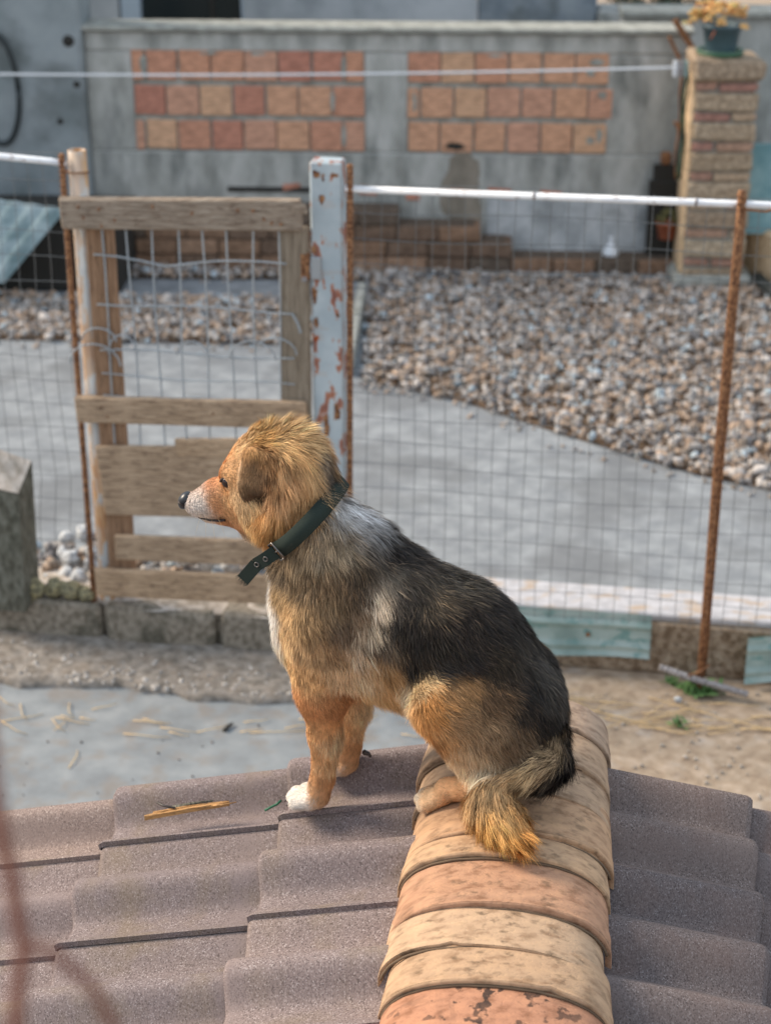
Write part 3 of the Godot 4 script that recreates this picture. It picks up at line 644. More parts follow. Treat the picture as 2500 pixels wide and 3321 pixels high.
# ---------------------------------------------------------------- ground and yard
func build_ground() -> void:
	var big := PackedVector2Array([Vector2(-40, -60), Vector2(40, -60), Vector2(40, 12), Vector2(-40, 12)])
	setting("ground", sheet(big, -0.06), M.dirt)
	var slab := PackedVector2Array([Vector2(-6, 2), Vector2(-6, -5.5), Vector2(0.2, -5.42), Vector2(0.22, -5.0), Vector2(0.16, -4.5), Vector2(0.22, -3.6), Vector2(0.2, 2)])
	setting("concrete_slab", sheet(slab, -0.052), M.slab)
	# the raised yard behind the fence
	var st := begin()
	box(st, Vector3(0, -0.1, -7.86), Vector3(24, 0.4, 15.2), 0.01)
	setting("yard_pavement", done(st), M.yard, FENCE)
	# the sloping apron at the foot of the kerb, with a broken front edge
	st = begin(true)
	var rows := []
	for i in 47:
		var s := -2.6 + i * 0.055
		var e := 0.34 + 0.02 * sin(s * 9.0) + 0.012 * sin(s * 31.0 + 1.0) + rng.randf_range(-0.008, 0.008)
		var row := []
		for k in 6:
			var t := k / 5.0
			row.append(Vector3(s, lerpf(-0.012, -0.03, t) + 0.004 * sin(s * 17 + k * 2.1), lerpf(0.03, e, t)))
		row.append(Vector3(s, -0.056, e + 0.004))
		rows.append(row)
	for i in rows.size() - 1:
		for k in 6:
			var a: Vector3 = rows[i][k]
			quad(st, a, rows[i + 1][k], rows[i + 1][k + 1], rows[i][k + 1], a - Vector3(0, 1, 0.6))
	setting("apron", done(st), M.apron, FENCE)
	var stones := [stone_mesh(11), stone_mesh(12), stone_mesh(13)]
	var xs := []
	var cols := []
	for i in 420:
		var s := rng.randf_range(-2.5, -0.05)
		var n := 0.04 + 0.3 * sqrt(rng.randf())
		var r := rng.randf_range(0.004, 0.013)
		xs.append(FENCE * Transform3D(rand_basis(v3(r)), Vector3(s, lerpf(-0.012, -0.03, n / 0.34) - r * 0.25, n)))
		var g := rng.randf_range(0.22, 0.5)
		cols.append(Color(g * 1.08, g, g * 0.92))
	scatter("apron_pebbles", stones[0], M.pebble, xs, cols, self)
	# gravel beds in the yard
	var beds := [
		PackedVector2Array([Vector2(-0.12, -8.07), Vector2(0.0, -7.98), Vector2(0.364, -7.74), Vector2(0.764, -7.35), Vector2(1.31, -6.87), Vector2(1.6, -6.69), Vector2(3.4, -5.9), Vector2(3.4, -9.55), Vector2(1.75, -9.72), Vector2(-0.09, -9.86), Vector2(-0.10, -9.2)]),
		PackedVector2Array([Vector2(-3.4, -8.72), Vector2(-2.0, -8.66), Vector2(-1.34, -8.62), Vector2(-0.65, -8.58), Vector2(-0.26, -8.6), Vector2(-0.26, -9.3), Vector2(-0.6, -9.33), Vector2(-2.1, -9.42), Vector2(-3.4, -9.5)]),
		PackedVector2Array([Vector2(-3.4, -9.85), Vector2(-2.2, -9.78), Vector2(-0.5, -9.73), Vector2(-0.12, -9.7), Vector2(-0.12, -9.9), Vector2(-3.4, -10.06)])]
	var counts := [12500, 3600, 1200]
	for b in 3:
		var bed: PackedVector2Array = beds[b]
		setting("gravel_bed", sheet(bed, 0.106), M.earth)
		var lo := bed[0]
		var hi := bed[0]
		for q in bed:
			lo = lo.min(q)
			hi = hi.max(q)
		xs = []
		cols = []
		while xs.size() < counts[b]:
			var p := Vector2(rng.randf_range(lo.x, hi.x), rng.randf_range(lo.y, hi.y))
			if p.x > 3.0 and rng.randf() < 0.5:
				continue
			if not Geometry2D.is_point_in_polygon(p + Vector2(rng.randf_range(-0.03, 0.03), rng.randf_range(-0.03, 0.03)), bed):
				continue
			var r := (0.008 + 0.018 * pow(rng.randf(), 1.6)) * (1.0 if rng.randf() < 0.95 else 1.5)
			xs.append(Transform3D(rand_basis(v3(r)), Vector3(p.x, 0.112 + rng.randf() * 0.024, p.y)))
			cols.append(pebble_color())
		for q in 70:
			var e := bed[(q % 5) if b == 0 else q % 4]
			var e2 := bed[(q % 5) + 1 if b == 0 else q % 4 + 1]
			var p := e.lerp(e2, rng.randf()) + Vector2(rng.randf_range(-0.12, 0.05), absf(rng.randfn(0, 0.07)))
			xs.append(Transform3D(rand_basis(v3(rng.randf_range(0.005, 0.015))), Vector3(p.x, 0.106, p.y)))
			cols.append(pebble_color())
		scatter("gravel", stones[b], M.pebble, xs, cols, self)
	var k := solo("kerb_plank", boxm(Vector3(-0.155, 0.14, -8.75), Vector3(0.045, 0.1, 1.3), 0.006, Basis(Vector3.UP, deg_to_rad(-2.4))), M.mortar, WORLD, "grey concrete edging strip between the path and the gravel bed", "edging")
	k.set_meta("category", "edging")


func pebble_color() -> Color:
	var t := rng.randf()
	var g := rng.randf_range(0.7, 1.12)
	if t < 0.30:
		return Color(0.40, 0.37, 0.345) * g
	if t < 0.56:
		return Color(0.42, 0.31, 0.23) * g
	if t < 0.70:
		return Color(0.29, 0.23, 0.18) * g
	if t < 0.83:
		return Color(0.20, 0.19, 0.19) * g
	if t < 0.95:
		return Color(0.55, 0.50, 0.46) * g
	return Color(0.44, 0.52, 0.57) * g


# ---------------------------------------------------------------- back wall and what stands by it
func build_back_wall() -> void:
	var w := thing("brick_wall", "grey concrete yard wall with two panels of orange hollow bricks", "wall", BACK, Vector3(0, 0.1, 0))
	put("lower_band", boxm(Vector3(0, 0.425, -0.11), Vector3(3.42, 0.65, 0.22), 0.01), M.wall, w)
	put("upper_band", boxm(Vector3(0, 1.372, -0.11), Vector3(3.42, 0.116, 0.22), 0.012), M.wall, w)
	put("column", boxm(Vector3(-1.575, 1.032, -0.11), Vector3(0.27, 0.564, 0.216), 0.008), M.wall, w)
	put("column", boxm(Vector3(0.003, 1.032, -0.112), Vector3(0.25, 0.564, 0.216), 0.008), M.wall, w)
	put("column", boxm(Vector3(1.48, 1.032, -0.112), Vector3(0.46, 0.564, 0.216), 0.008), M.wall, w)
	put("coping", boxm(Vector3(0, 1.444, -0.10), Vector3(3.44, 0.028, 0.27), 0.008), M.mortar, w)
	put("mortar_bed", boxm(Vector3(-0.78, 1.032, -0.118), Vector3(1.36, 0.562, 0.2), 0.002), M.mortar, w)
	put("mortar_bed", boxm(Vector3(0.69, 1.032, -0.118), Vector3(1.14, 0.562, 0.2), 0.002), M.mortar, w)
	var bm := [box_mesh(Vector3(0.178, 0.166, 0.03), 0.004, 0.003), box_mesh(Vector3(0.176, 0.168, 0.03), 0.005, 0.004), box_mesh(Vector3(0.180, 0.165, 0.03), 0.004, 0.003)]
	var rows := [1.237, 1.040, 0.842]
	var panels := [[-1.44, -0.125], [0.128, 1.245]]
	for p in 2:
		for r in 3:
			var x0: float = panels[p][0]
			var x1: float = panels[p][1]
			var off: float = [0.075, 0.0, 0.06][r] if p == 0 else [0.0, 0.075, 0.0][r]
			var x := x0 - 0.19 + off
			var row := 0
			while x < x1:
				var a := maxf(x, x0)
				var b := minf(x + 0.178, x1 + (rng.randf_range(0.0, 0.05) if p == 1 else 0.0))
				if b - a > 0.035:
					var full := b - a > 0.17
					var mesh: Mesh = bm[rng.randi() % 3] if full else box_mesh(Vector3(b - a, 0.166, 0.03), 0.004, 0.004)
					put("brick", mesh, M.bricks[rng.randi() % 7] if p == 0 else M.bricks[[0, 1, 2, 4, 6, 2][rng.randi() % 6]], w, Transform3D(Basis(Vector3.BACK, rng.randf_range(-0.008, 0.008)), Vector3((a + b) * 0.5, rows[r] + rng.randf_range(-0.003, 0.003), -0.014 + rng.randf_range(-0.003, 0.003))))
				x += 0.19
				row += 1
	for q in [[-0.235, 1.235, 0.03, 0.16], [-0.30, 1.04, 0.035, 0.16], [-0.24, 0.842, 0.04, 0.16], [-1.375, 1.235, 0.045, 0.15], [1.19, 1.27, 0.09, 0.05], [1.16, 1.21, 0.06, 0.05], [1.225, 1.09, 0.07, 0.06], [1.22, 0.86, 0.05, 0.10], [1.17, 0.83, 0.07, 0.05], [0.165, 1.04, 0.03, 0.15], [-0.72, 1.305, 0.10, 0.025], [-1.0, 1.308, 0.12, 0.02], [0.62, 1.305, 0.14, 0.02]]:
		put("mortar_smear", flake(q[2], q[3], 14), M.mortar, w, Transform3D(Basis(), Vector3(q[0], q[1], 0.0045)))
	put("broken_hole", flake(0.15, 0.045, 13), M.dark, w, Transform3D(Basis(), Vector3(0.40, 0.79, 0.0045)))
	# the paler repair, the brown run of damp, and red scraps of brick showing through the lower band
	put("plaster_patch", boxm(Vector3(1.08, 0.31, 0.006), Vector3(0.98, 0.36, 0.012), 0.004), M.repair, w)
	for q in [[-0.10, 0.53, 0.10, 0.05], [0.42, 0.52, 0.09, 0.04], [0.66, 0.535, 0.13, 0.035], [0.72, 0.50, 0.07, 0.04], [0.96, 0.53, 0.12, 0.03], [-0.55, 0.55, 0.10, 0.03], [0.16, 0.50, 0.07, 0.05]]:
		put("brick_scrap", boxm(Vector3(q[0], q[1], 0.004), Vector3(q[2], q[3], 0.01), 0.004, Basis(Vector3.BACK, rng.randf_range(-0.2, 0.2)), 0.006), M.bricks[3], w)
	for q in [[0.45, 0.64, 0.2, 0.26], [0.43, 0.5, 0.26, 0.3], [0.47, 0.40, 0.2, 0.24]]:
		put("damp_stain", flake(q[2], q[3], 23), M.damp, w, Transform3D(Basis(), Vector3(q[0], q[1], 0.0015 + 0.001 * q[2])))
	put("slot_shade", boxm(Vector3(-0.62, 0.53, 0.002), Vector3(0.6, 0.03, 0.01), 0.002), M.dark, w)  # raised dark strip standing in for the shade of a wall recess
	# rows of brown blocks stepping down along the foot of the wall
	var low := thing("low_block_wall", "low stepped row of brown blocks along the foot of the back wall", "wall", BACK, Vector3(0, 0.1, 0.1))
	var bl := [box_mesh(Vector3(0.232, 0.082, 0.19), 0.006, 0.004), box_mesh(Vector3(0.228, 0.084, 0.19), 0.007, 0.005)]
	var tops := [1.7, 0.735, 0.55, 0.085]
	put("mortar_bed", boxm(Vector3(0.0, 0.142, 0.09), Vector3(3.36, 0.09, 0.166), 0.003), M.brown_blocks[3], low)
	put("mortar_bed", boxm(Vector3(-0.49, 0.235, 0.09), Vector3(2.38, 0.09, 0.166), 0.003), M.brown_blocks[3], low)
	put("mortar_bed", boxm(Vector3(-0.58, 0.325, 0.09), Vector3(2.2, 0.09, 0.166), 0.003), M.brown_blocks[3], low)
	put("mortar_bed", boxm(Vector3(-0.81, 0.415, 0.09), Vector3(1.74, 0.086, 0.166), 0.003), M.brown_blocks[3], low)
	for r in 4:
		var x: float = tops[r] - 0.116
		while x > -1.68:
			put("block", bl[rng.randi() % 2], M.brown_blocks[[0, 1, 0, 2, 1, 3][rng.randi() % 6]], low, Transform3D(Basis(Vector3.UP, rng.randf_range(-0.01, 0.01)), Vector3(x, 0.143 + r * 0.0915, 0.1 + rng.randf_range(-0.004, 0.004))))
			x -= 0.243
	# the rendered house wall on the left
	var lw := thing("house_wall", "tall grey rendered house wall at the far left", "wall", BACK, Vector3(-3.2, 0.1, 0))
	put("render", boxm(Vector3(-3.36, 1.9, -0.10), Vector3(3.3, 3.7, 0.34), 0.02), M.plaster, lw)
	for q in [[-1.78, 1.38, 0.035], [-1.86, 0.93, 0.018], [-1.75, 1.14, 0.02]]:
		var st := begin(true)
		lathe(st, [Vector2(q[2], 0), Vector2(q[2] * 0.9, 0.006), Vector2(0.0, 0.008)], Vector3.ZERO, 12)
		put("dark_plug", done(st), M.dark, lw, Transform3D(Basis(Vector3.RIGHT, PI / 2), Vector3(q[0], q[1], 0.068)))
	var hp := []
	for i in 33:
		var t := TAU * i / 32.0
		hp.append(Vector3(-2.195 + 0.115 * cos(t), 1.11 + 0.31 * sin(t), 0.095 + 0.012 * sin(t * 2)))
	var hs := thing("hose", "dark rubber hose hanging in a loop on the house wall", "hose", BACK, Vector3(-2.22, 0.8, 0.09))
	put("loop", tube_mesh(hp, 0.015, -1, 8), M.hose, hs)
	put("hook", tube_mesh([Vector3(-2.22, 1.42, 0.05), Vector3(-2.22, 1.40, 0.10), Vector3(-2.22, 1.41, 0.125), Vector3(-2.22, 1.43, 0.13)], 0.005, -1, 6), M.rust, hs)
	# the house behind the wall with its dark window
	var rh := thing("rear_house", "pale rendered house with a dark window behind the yard wall", "house", BACK, Vector3(-0.3, 0.0, -1.5))
	put("wall", boxm(Vector3(-0.23, 1.7, -1.62), Vector3(1.50, 3.4, 0.24), 0.01), M.pale_render, rh)
	put("wall", boxm(Vector3(-2.35, 1.7, -1.62), Vector3(1.13, 3.4, 0.24), 0.01), M.pale_render, rh)
	put("wall", boxm(Vector3(-1.381, 0.6, -1.62), Vector3(0.79, 1.2, 0.236), 0.01), M.pale_render, rh)
	put("wall", boxm(Vector3(-1.381, 2.9, -1.62), Vector3(0.79, 1.0, 0.236), 0.01), M.pale_render, rh)
	put("side_wall", boxm(Vector3(0.905, 1.7, -1.66), Vector3(0.76, 3.4, 0.24), 0.01), M.blue_render, rh, Transform3D(), "", "blue grey rendered stretch of wall")
	put("buttress", boxm(Vector3(1.39, 0.66, -1.60), Vector3(0.2, 1.38, 0.3), 0.02), M.wall, rh)
	var wd := put("window", boxm(Vector3(-1.32, 1.8, -1.60), Vector3(0.664, 1.18, 0.012), 0.002), M.glass_dark, rh)
	put("jamb", boxm(Vector3(-1.712, 1.8, -1.575), Vector3(0.12, 1.2, 0.16), 0.006), M.white_frame, wd)
	put("jamb", boxm(Vector3(-0.984, 1.8, -1.59), Vector3(0.03, 1.2, 0.12), 0.004), M.white_frame, wd)
	put("mullion", boxm(Vector3(-1.19, 1.8, -1.59), Vector3(0.03, 1.18, 0.02), 0.004), M.dark, wd)
	put("sill", boxm(Vector3(-1.34, 1.192, -1.53), Vector3(0.84, 0.03, 0.12), 0.006), M.mortar, wd)
	var rw := thing("rear_wall", "plain grey concrete wall behind the flower pot", "wall", BACK, Vector3(2.8, 0, -1.0))
	put("body", boxm(Vector3(2.95, 0.7, -1.12), Vector3(3.1, 1.36, 0.22), 0.012), M.wall, rw)
	put("coping", boxm(Vector3(2.95, 1.40, -1.10), Vector3(3.12, 0.04, 0.30), 0.01), M.mortar, rw)
	# dark evergreens beyond the rear wall
	var leaf := begin()
	tri(leaf, Vector3(-0.5, 0, 0), Vector3(0, 0.25, 0.1), Vector3(0.5, 0, 0), Vector3(0, 0, -5))
	tri(leaf, Vector3(-0.5, 0, 0), Vector3(0.5, 0, 0), Vector3(0, -0.25, 0.1), Vector3(0, 0, -5))
	var lm := done(leaf)
	var names := ["dark evergreen tree beyond the rear wall, nearest the house", "dark evergreen tree beyond the rear wall, behind the flower pot", "dark evergreen tree beyond the rear wall, at the far right"]
	for i in 3:
		var c := Vector3(1.9 + i * 1.5, 0, -3.6 - 0.3 * i)
		var t := thing("evergreen_tree", names[i], "tree", BACK, c, "trees beyond the rear wall")
		put("trunk", tube_mesh([c, c + Vector3(0.03, 0.9, 0), c + Vector3(0, 2.6, 0.04)], 0.09, 0.03, 8), M.bark, t)
		for b in 5:
			var a := b * 1.3 + i
			put("limb", tube_mesh([c + Vector3(0, 0.8 + b * 0.3, 0), c + Vector3(cos(a) * 0.35, 1.05 + b * 0.3, sin(a) * 0.35)], 0.03, 0.008, 5), M.bark, t)
		var xs := []
		var cols := []
		for k in 5200:
			var h := rng.randf()
			var rr := (0.95 - 0.55 * h) * pow(rng.randf(), 0.45) * (0.8 + 0.3 * sin(h * 23 + i))
			var a := rng.randf() * TAU
			xs.append(Transform3D(rand_basis(v3(rng.randf_range(0.04, 0.085))), c + Vector3(cos(a) * rr, 0.5 + h * 2.6, sin(a) * rr)))
			var g := rng.randf_range(0.6, 1.3)
			cols.append(Color(0.030, 0.052, 0.034) * g)
		scatter("crown", lm, M.leaf, xs, cols, t)
	build_pillar()


func build_pillar() -> void:
	var p := thing("brick_pillar", "square pillar of sandstone and thin red bricks with cream mortar", "pillar", BACK, Vector3(1.85, 0.1, 0.27))
	var cx := 1.855
	put("core", boxm(Vector3(cx, 0.72, 0.27), Vector3(0.335, 1.24, 0.335), 0.01), M.mortar, p)
	var sl := box_mesh(Vector3(0.018, 0.3, 0.34), 0.006, 0.006)
	for k in 4:
		put("mortar_face", sl, M.cream_mortar, p, Transform3D(Basis(Vector3.RIGHT, rng.randf_range(-0.01, 0.01)), Vector3(cx - 0.174, 0.27 + k * 0.31, 0.27)))
	var y := 1.245
	put("foot", boxm(Vector3(cx - 0.0, 0.14, 0.28), Vector3(0.44, 0.09, 0.42), 0.02, Basis(), 0.012), M.mortar, p)
	while y > 0.2:
		var cut := rng.randf_range(-0.08, 0.1)
		var wl := 0.17 + cut
		put("thin_brick", box_mesh(Vector3(wl - 0.014, 0.042, 0.06), 0.006, 0.004), M.pillar_brick[rng.randi() % 4], p, Transform3D(Basis(), Vector3(cx - 0.17 + wl * 0.5, y - 0.02, 0.43)))
		put("thin_brick", box_mesh(Vector3(0.34 - wl - 0.014, 0.042, 0.06), 0.006, 0.004), M.pillar_brick[rng.randi() % 4], p, Transform3D(Basis(), Vector3(cx + 0.17 - (0.34 - wl) * 0.5, y - 0.02, 0.432)))
		put("stone", box_mesh(Vector3(0.338 + rng.randf_range(-0.012, 0.012), 0.094, 0.06), 0.01, 0.006), M.pillar_stone[rng.randi() % 4], p, Transform3D(Basis(), Vector3(cx + rng.randf_range(-0.004, 0.004), y - 0.103, 0.436)))
		put("thin_brick", box_mesh(Vector3(0.03, 0.042, 0.33), 0.006, 0.004), M.pillar_brick[rng.randi() % 4], p, Transform3D(Basis(), Vector3(cx + 0.158, y - 0.02, 0.26)))
		put("stone", box_mesh(Vector3(0.03, 0.094, 0.34), 0.01, 0.006), M.pillar_stone[rng.randi() % 4], p, Transform3D(Basis(), Vector3(cx + 0.16, y - 0.103, 0.265)))
		y -= 0.162
	put("cap_stone", boxm(Vector3(cx + 0.005, 1.314, 0.28), Vector3(0.39, 0.118, 0.40), 0.022, Basis(Vector3.BACK, -0.03), 0.012), M.pillar_stone[3], p)
	# flower pot on top
	var c := Vector3(1.822, 1.376, 0.34)
	var f := thing("flower_pot", "blue grey plastic pot of yellow succulents on the brick pillar", "flower pot", BACK, c)
	var st := begin(true)
	lathe(st, [Vector2(0, 0), Vector2(0.118, 0.0), Vector2(0.13, 0.03), Vector2(0.12, 0.03), Vector2(0.11, 0.012)], c, 28)
	put("saucer", done(st), M.saucer, f)
	st = begin(true)
	lathe(st, [Vector2(0.082, 0.012), Vector2(0.102, 0.145), Vector2(0.11, 0.145), Vector2(0.112, 0.165), Vector2(0.1, 0.165), Vector2(0.095, 0.14), Vector2(0, 0.14)], c, 28)
	put("pot", done(st), M.pot, f)
	var bl := stone_mesh(31, 0.1, 1)
	var xs := []
	var cols := []
	for k in 46:
		var a := rng.randf() * TAU
		var r := 0.19 * sqrt(rng.randf())
		var cc := c + Vector3(cos(a) * r * 1.05, 0.215 + 0.045 * cos(r / 0.19 * 1.5) - maxf(0.0, r - 0.12) * 0.75 + rng.randf_range(-0.02, 0.02), sin(a) * r * 0.7)
		for q in 11:
			var a2 := rng.randf() * TAU
			var up := rng.randf_range(-0.4, 1.0)
			var d := Vector3(cos(a2), up, sin(a2)).normalized()
			var b := Basis(Vector3.UP.cross(d).normalized() if absf(d.y) < 0.99 else Vector3.RIGHT, acos(clampf(d.y, -1, 1)))
			xs.append(Transform3D(b.scaled_local(Vector3(0.008, 0.016, 0.006)), cc + d * 0.017))
			var g := rng.randf_range(0.75, 1.15)
			var tt := rng.randf()
			cols.append((Color(0.74, 0.46, 0.17) if tt < 0.7 else Color(0.70, 0.33, 0.12) if tt < 0.88 else Color(0.55, 0.50, 0.18)) * g)
	scatter("succulent_leaves", bl, M.petal, xs, cols, f)
	for q in [[-0.05, 0.14, 0.10, -0.075, 0.10, 0.115], [0.03, 0.2, 0.0, 0.05, 0.285, 0.0], [-0.08, 0.2, 0.0, -0.095, 0.27, 0.0]]:
		put("stem", tube_mesh([c + Vector3(q[0], q[1], q[2]), c + Vector3(q[3], q[4], q[5])], 0.004, 0.003, 6), M.terracotta, f)
	# the washing line and the clip that holds it
	var wl2 := thing("clothes_line", "white clothes line running from the brick pillar to the left", "clothes line", BACK, Vector3(1.55, 1.3, 0.42))
	var pts := []
	for i in 41:
		var t := i / 40.0
		pts.append(Vector3(lerpf(1.62, -3.2, t), lerpf(1.322, 1.325, t) - 0.09 * 4.0 * t * (1.0 - t) * 0.35, lerpf(0.42, 0.75, t)))
	put("line", tube_mesh(pts, 0.0065, -1, 6), M.line, wl2)
	for k in 3:
		put("clip", boxm(Vector3(1.575 + k * 0.03, 1.315, 0.425), Vector3(0.02, 0.085, 0.02), 0.004), [M.line, M.rod, M.green_metal][k], wl2)
	var br := thing("rusty_bracket", "dark red iron bracket leaning behind the brick pillar top", "bracket", BACK, Vector3(1.66, 1.36, 0.1))
	put("arm", boxm(Vector3(1.66, 1.43, 0.08), Vector3(0.035, 0.22, 0.02), 0.004, Basis(Vector3.BACK, 0.62)), M.rust, br)
	put("arm", boxm(Vector3(1.60, 1.375, 0.12), Vector3(0.02, 0.14, 0.02), 0.004, Basis(Vector3.BACK, 0.5)), M.rust, br)
	put("strut", boxm(Vector3(1.655, 0.93, 0.30), Vector3(0.02, 0.18, 0.02), 0.004, Basis(Vector3.BACK, 0.55)), M.rust, br)
	# wires coming down the pillar
	var cb := thing("cable_bundle", "bundle of dark cables hanging down the left face of the pillar", "cable", BACK, Vector3(1.66, 0.7, 0.3))
	for k in 4:
		var q := []
		for i in 13:
			q.append(Vector3(1.655 - k * 0.011 + 0.006 * sin(i * 0.9 + k), 1.3 - i * 0.05, 0.36 + 0.008 * sin(i * 1.1 + k * 2)))
		put("cable", tube_mesh(q, 0.006, -1, 6), [M.hose, M.saucer, M.hose, M.rust][k], cb)
	# the dark recess with a potted plant
	var nb := thing("shade_block", "shade painted as a dark crate standing between wall and pillar", "niche", BACK, Vector3(1.6, 0.2, 0.1))  # dark boards added to paint the shade of the opening
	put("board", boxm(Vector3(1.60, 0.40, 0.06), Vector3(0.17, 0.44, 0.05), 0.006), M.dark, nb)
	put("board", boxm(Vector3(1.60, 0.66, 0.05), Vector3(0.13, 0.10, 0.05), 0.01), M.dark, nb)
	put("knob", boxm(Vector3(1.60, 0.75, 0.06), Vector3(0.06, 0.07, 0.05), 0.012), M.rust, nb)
	var tp := thing("potted_plant", "small terracotta pot with a drooping plant hung before the dark crate", "potted plant", BACK, Vector3(1.62, 0.3, 0.16))
	st = begin(true)
	lathe(st, [Vector2(0, 0), Vector2(0.045, 0.0), Vector2(0.062, 0.085), Vector2(0.068, 0.085), Vector2(0.068, 0.1), Vector2(0.055, 0.1), Vector2(0.05, 0.09), Vector2(0, 0.09)], Vector3(1.62, 0.31, 0.16), 20)
	put("pot", done(st), M.terracotta, tp)
	var lm := box_mesh(Vector3(1, 0.12, 0.5), 0.05)
	xs = []
	cols = []
	for k in 90:
		var d := Vector3(rng.randf_range(-1, 1), rng.randf_range(-0.5, 1), rng.randf_range(-0.6, 1)).normalized()
		xs.append(Transform3D(rand_basis(v3(rng.randf_range(0.02, 0.035))), Vector3(1.62, 0.42, 0.17) + d * 0.055))
		cols.append(Color(0.14, 0.13, 0.05) * rng.randf_range(0.5, 1.4))
	scatter("leaves", lm, M.leaf, xs, cols, tp)
	# the right-hand odds and ends
	var ts := thing("teal_sheet", "teal plastic sheet standing right of the brick pillar", "sheet", BACK, Vector3(2.3, 0.45, 0.3))
	put("panel", boxm(Vector3(2.44, 0.64, 0.32), Vector3(0.82, 0.5, 0.02), 0.004, Basis(Vector3.RIGHT, -0.12)), M.teal, ts)
	var bp := thing("concrete_ledge", "sloping pale ledge running out right of the pillar foot", "ledge", BACK, Vector3(2.3, 0.1, 0.5))
	put("ledge", boxm(Vector3(2.36, 0.27, 0.62), Vector3(0.2, 0.3, 1.1), 0.02, Basis(Vector3.UP, 0.42), 0.01), M.cream_mortar, bp)
	solo("drain_pipe", tube_mesh([Vector3(2.10, 0.18, 0.5), Vector3(2.18, 0.15, 0.75), Vector3(2.34, 0.14, 1.0), Vector3(2.6, 0.14, 1.3)], 0.035, -1, 12), M.hose, BACK, "dark pipe lying at the edge of the gravel by the ledge", "pipe")
	st = begin(true)
	lathe(st, [Vector2(0, 0), Vector2(0.05, 0.0), Vector2(0.045, 0.02), Vector2(0.02, 0.06), Vector2(0.008, 0.085), Vector2(0.014, 0.105), Vector2(0, 0.11)], Vector3(1.31, 0.195, 0.11), 10)
	solo("white_bag", done(st), M.line, BACK, "small knotted white bag on the blocks below the pale plaster", "bag")
	# corrugated sheet leaning at the left
	st = begin(true)
	var pa := Vector3(-2.9, 0.74, 0.7)
	var pb := Vector3(-1.655, 0.655, 0.98)
	var pc := Vector3(-2.0, 0.27, 1.06)
	var pd := Vector3(-3.3, 0.16, 1.0)
	var g := 40
	for i in g:
		for k in 10:
			var qs := []
			for e in [[0, 0], [1, 0], [1, 1], [0, 1]]:
				var u: float = float(i + e[0]) / g
				var v: float = float(k + e[1]) / 10.0
				qs.append(pa.lerp(pb, u).lerp(pd.lerp(pc, u), v) + Vector3(0, 0.6, 0.8).normalized() * 0.01 * sin(u * 75.0))
			quad(st, qs[0], qs[1], qs[2], qs[3], Vector3(-2.4, -3, -6))
			var dn := Vector3(0, -0.6, -0.8).normalized() * 0.004
			quad(st, qs[0] + dn, qs[1] + dn, qs[2] + dn, qs[3] + dn, Vector3(-2.4, 6, 9))
	solo("corrugated_sheet", done(st), M.fibre, BACK, "pale corrugated fibreglass sheet leaning slantwise behind the left fence", "sheet")
	var dk := thing("shade_block", "dark block added for the shade under the leaning corrugated sheet", "box", BACK, Vector3(-2.1, 0.1, 0.4))  # dark block added where there is only shade below the sheet
	put("board", boxm(Vector3(-2.25, 0.30, 0.42), Vector3(1.6, 0.4, 0.5), 0.01), M.dark, dk)
	put("lid", boxm(Vector3(-2.25, 0.51, 0.42), Vector3(1.64, 0.02, 0.54), 0.004), M.dark, dk)  # flat top of the added shade block


# ---------------------------------------------------------------- fence line
func twisted(st: SurfaceTool, pts: Array, r := 0.0021, period := 0.03) -> void:
	var length := 0.0
	for i in pts.size() - 1:
		length += (pts[i] as Vector3).distance_to(pts[i + 1])
	var n := maxi(int(length / period * 6.0), 6)
	for s in 2:
		var q := []
		for i in n + 1:
			var t := float(i) / n
			var f := t * (pts.size() - 1)
			var k := mini(int(f), pts.size() - 2)
			var a: Vector3 = pts[k]
			var b: Vector3 = pts[k + 1]
			var p := a.lerp(b, f - k)
			var d := (b - a).normalized()
			var u := d.cross(Vector3.BACK).normalized()
			var w := Vector3.BACK
			var ph := TAU * t * length / period + PI * s
			q.append(p + (u * cos(ph) + w * sin(ph)) * r * 0.95)
		tube(st, q, r, -1, 5, false)


func twisted_mesh(pts: Array, r := 0.0021) -> ArrayMesh:
	var st := begin(true)
	twisted(st, pts, r)
	return done(st)


func rebar_mesh(pts: Array, r: float) -> ArrayMesh:
	var st := begin(true)
	tube(st, pts, r, -1, 8)
	for i in pts.size() - 1:
		var a: Vector3 = pts[i]
		var b: Vector3 = pts[i + 1]
		var n := int(a.distance_to(b) / 0.016)
		var d := (b - a).normalized()
		for k in n:
			var p := a.lerp(b, (k + 0.5) / n)
			tube(st, [p - d * 0.003, p + d * 0.003], r * 1.2, -1, 7)
	return done(st)


func wire_panel(called: String, label: String, s0: float, s1: float, y0: float, y1: float, sag: float) -> void:
	var o := thing(called, label, "wire fence", FENCE, Vector3((s0 + s1) * 0.5, y0, 0), "welded wire mesh panels")
	var st := begin(true)
	var x := s0
	var i := 0
	while x <= s1:
		var q := []
		for k in 9:
			var y := lerpf(y0, y1, k / 8.0)
			q.append(Vector3(x + 0.004 * sin(y * 7.0 + i * 0.7) + (0.012 * sin(y * 9 + 2) if y < y0 + 0.6 else 0.0) * sag, y, -0.014 + 0.006 * sin(y * 5 + x * 3)))
		tube(st, q, 0.0011, -1, 4, false)
		x += 0.0535
		i += 1
	var y2 := y1
	while y2 > y0:
		var q := []
		for k in 25:
			var xx := lerpf(s0 - 0.01, s1, k / 24.0)
			q.append(Vector3(xx, y2 + 0.006 * sin(xx * 6.0 + y2 * 11), -0.012 + 0.005 * sin(xx * 4 + y2 * 9)))
		tube(st, q, 0.0012, -1, 4, false)
		y2 -= 0.0875
	put("wire_mesh", done(st), M.mesh_wire, o, Transform3D(), "stuff")


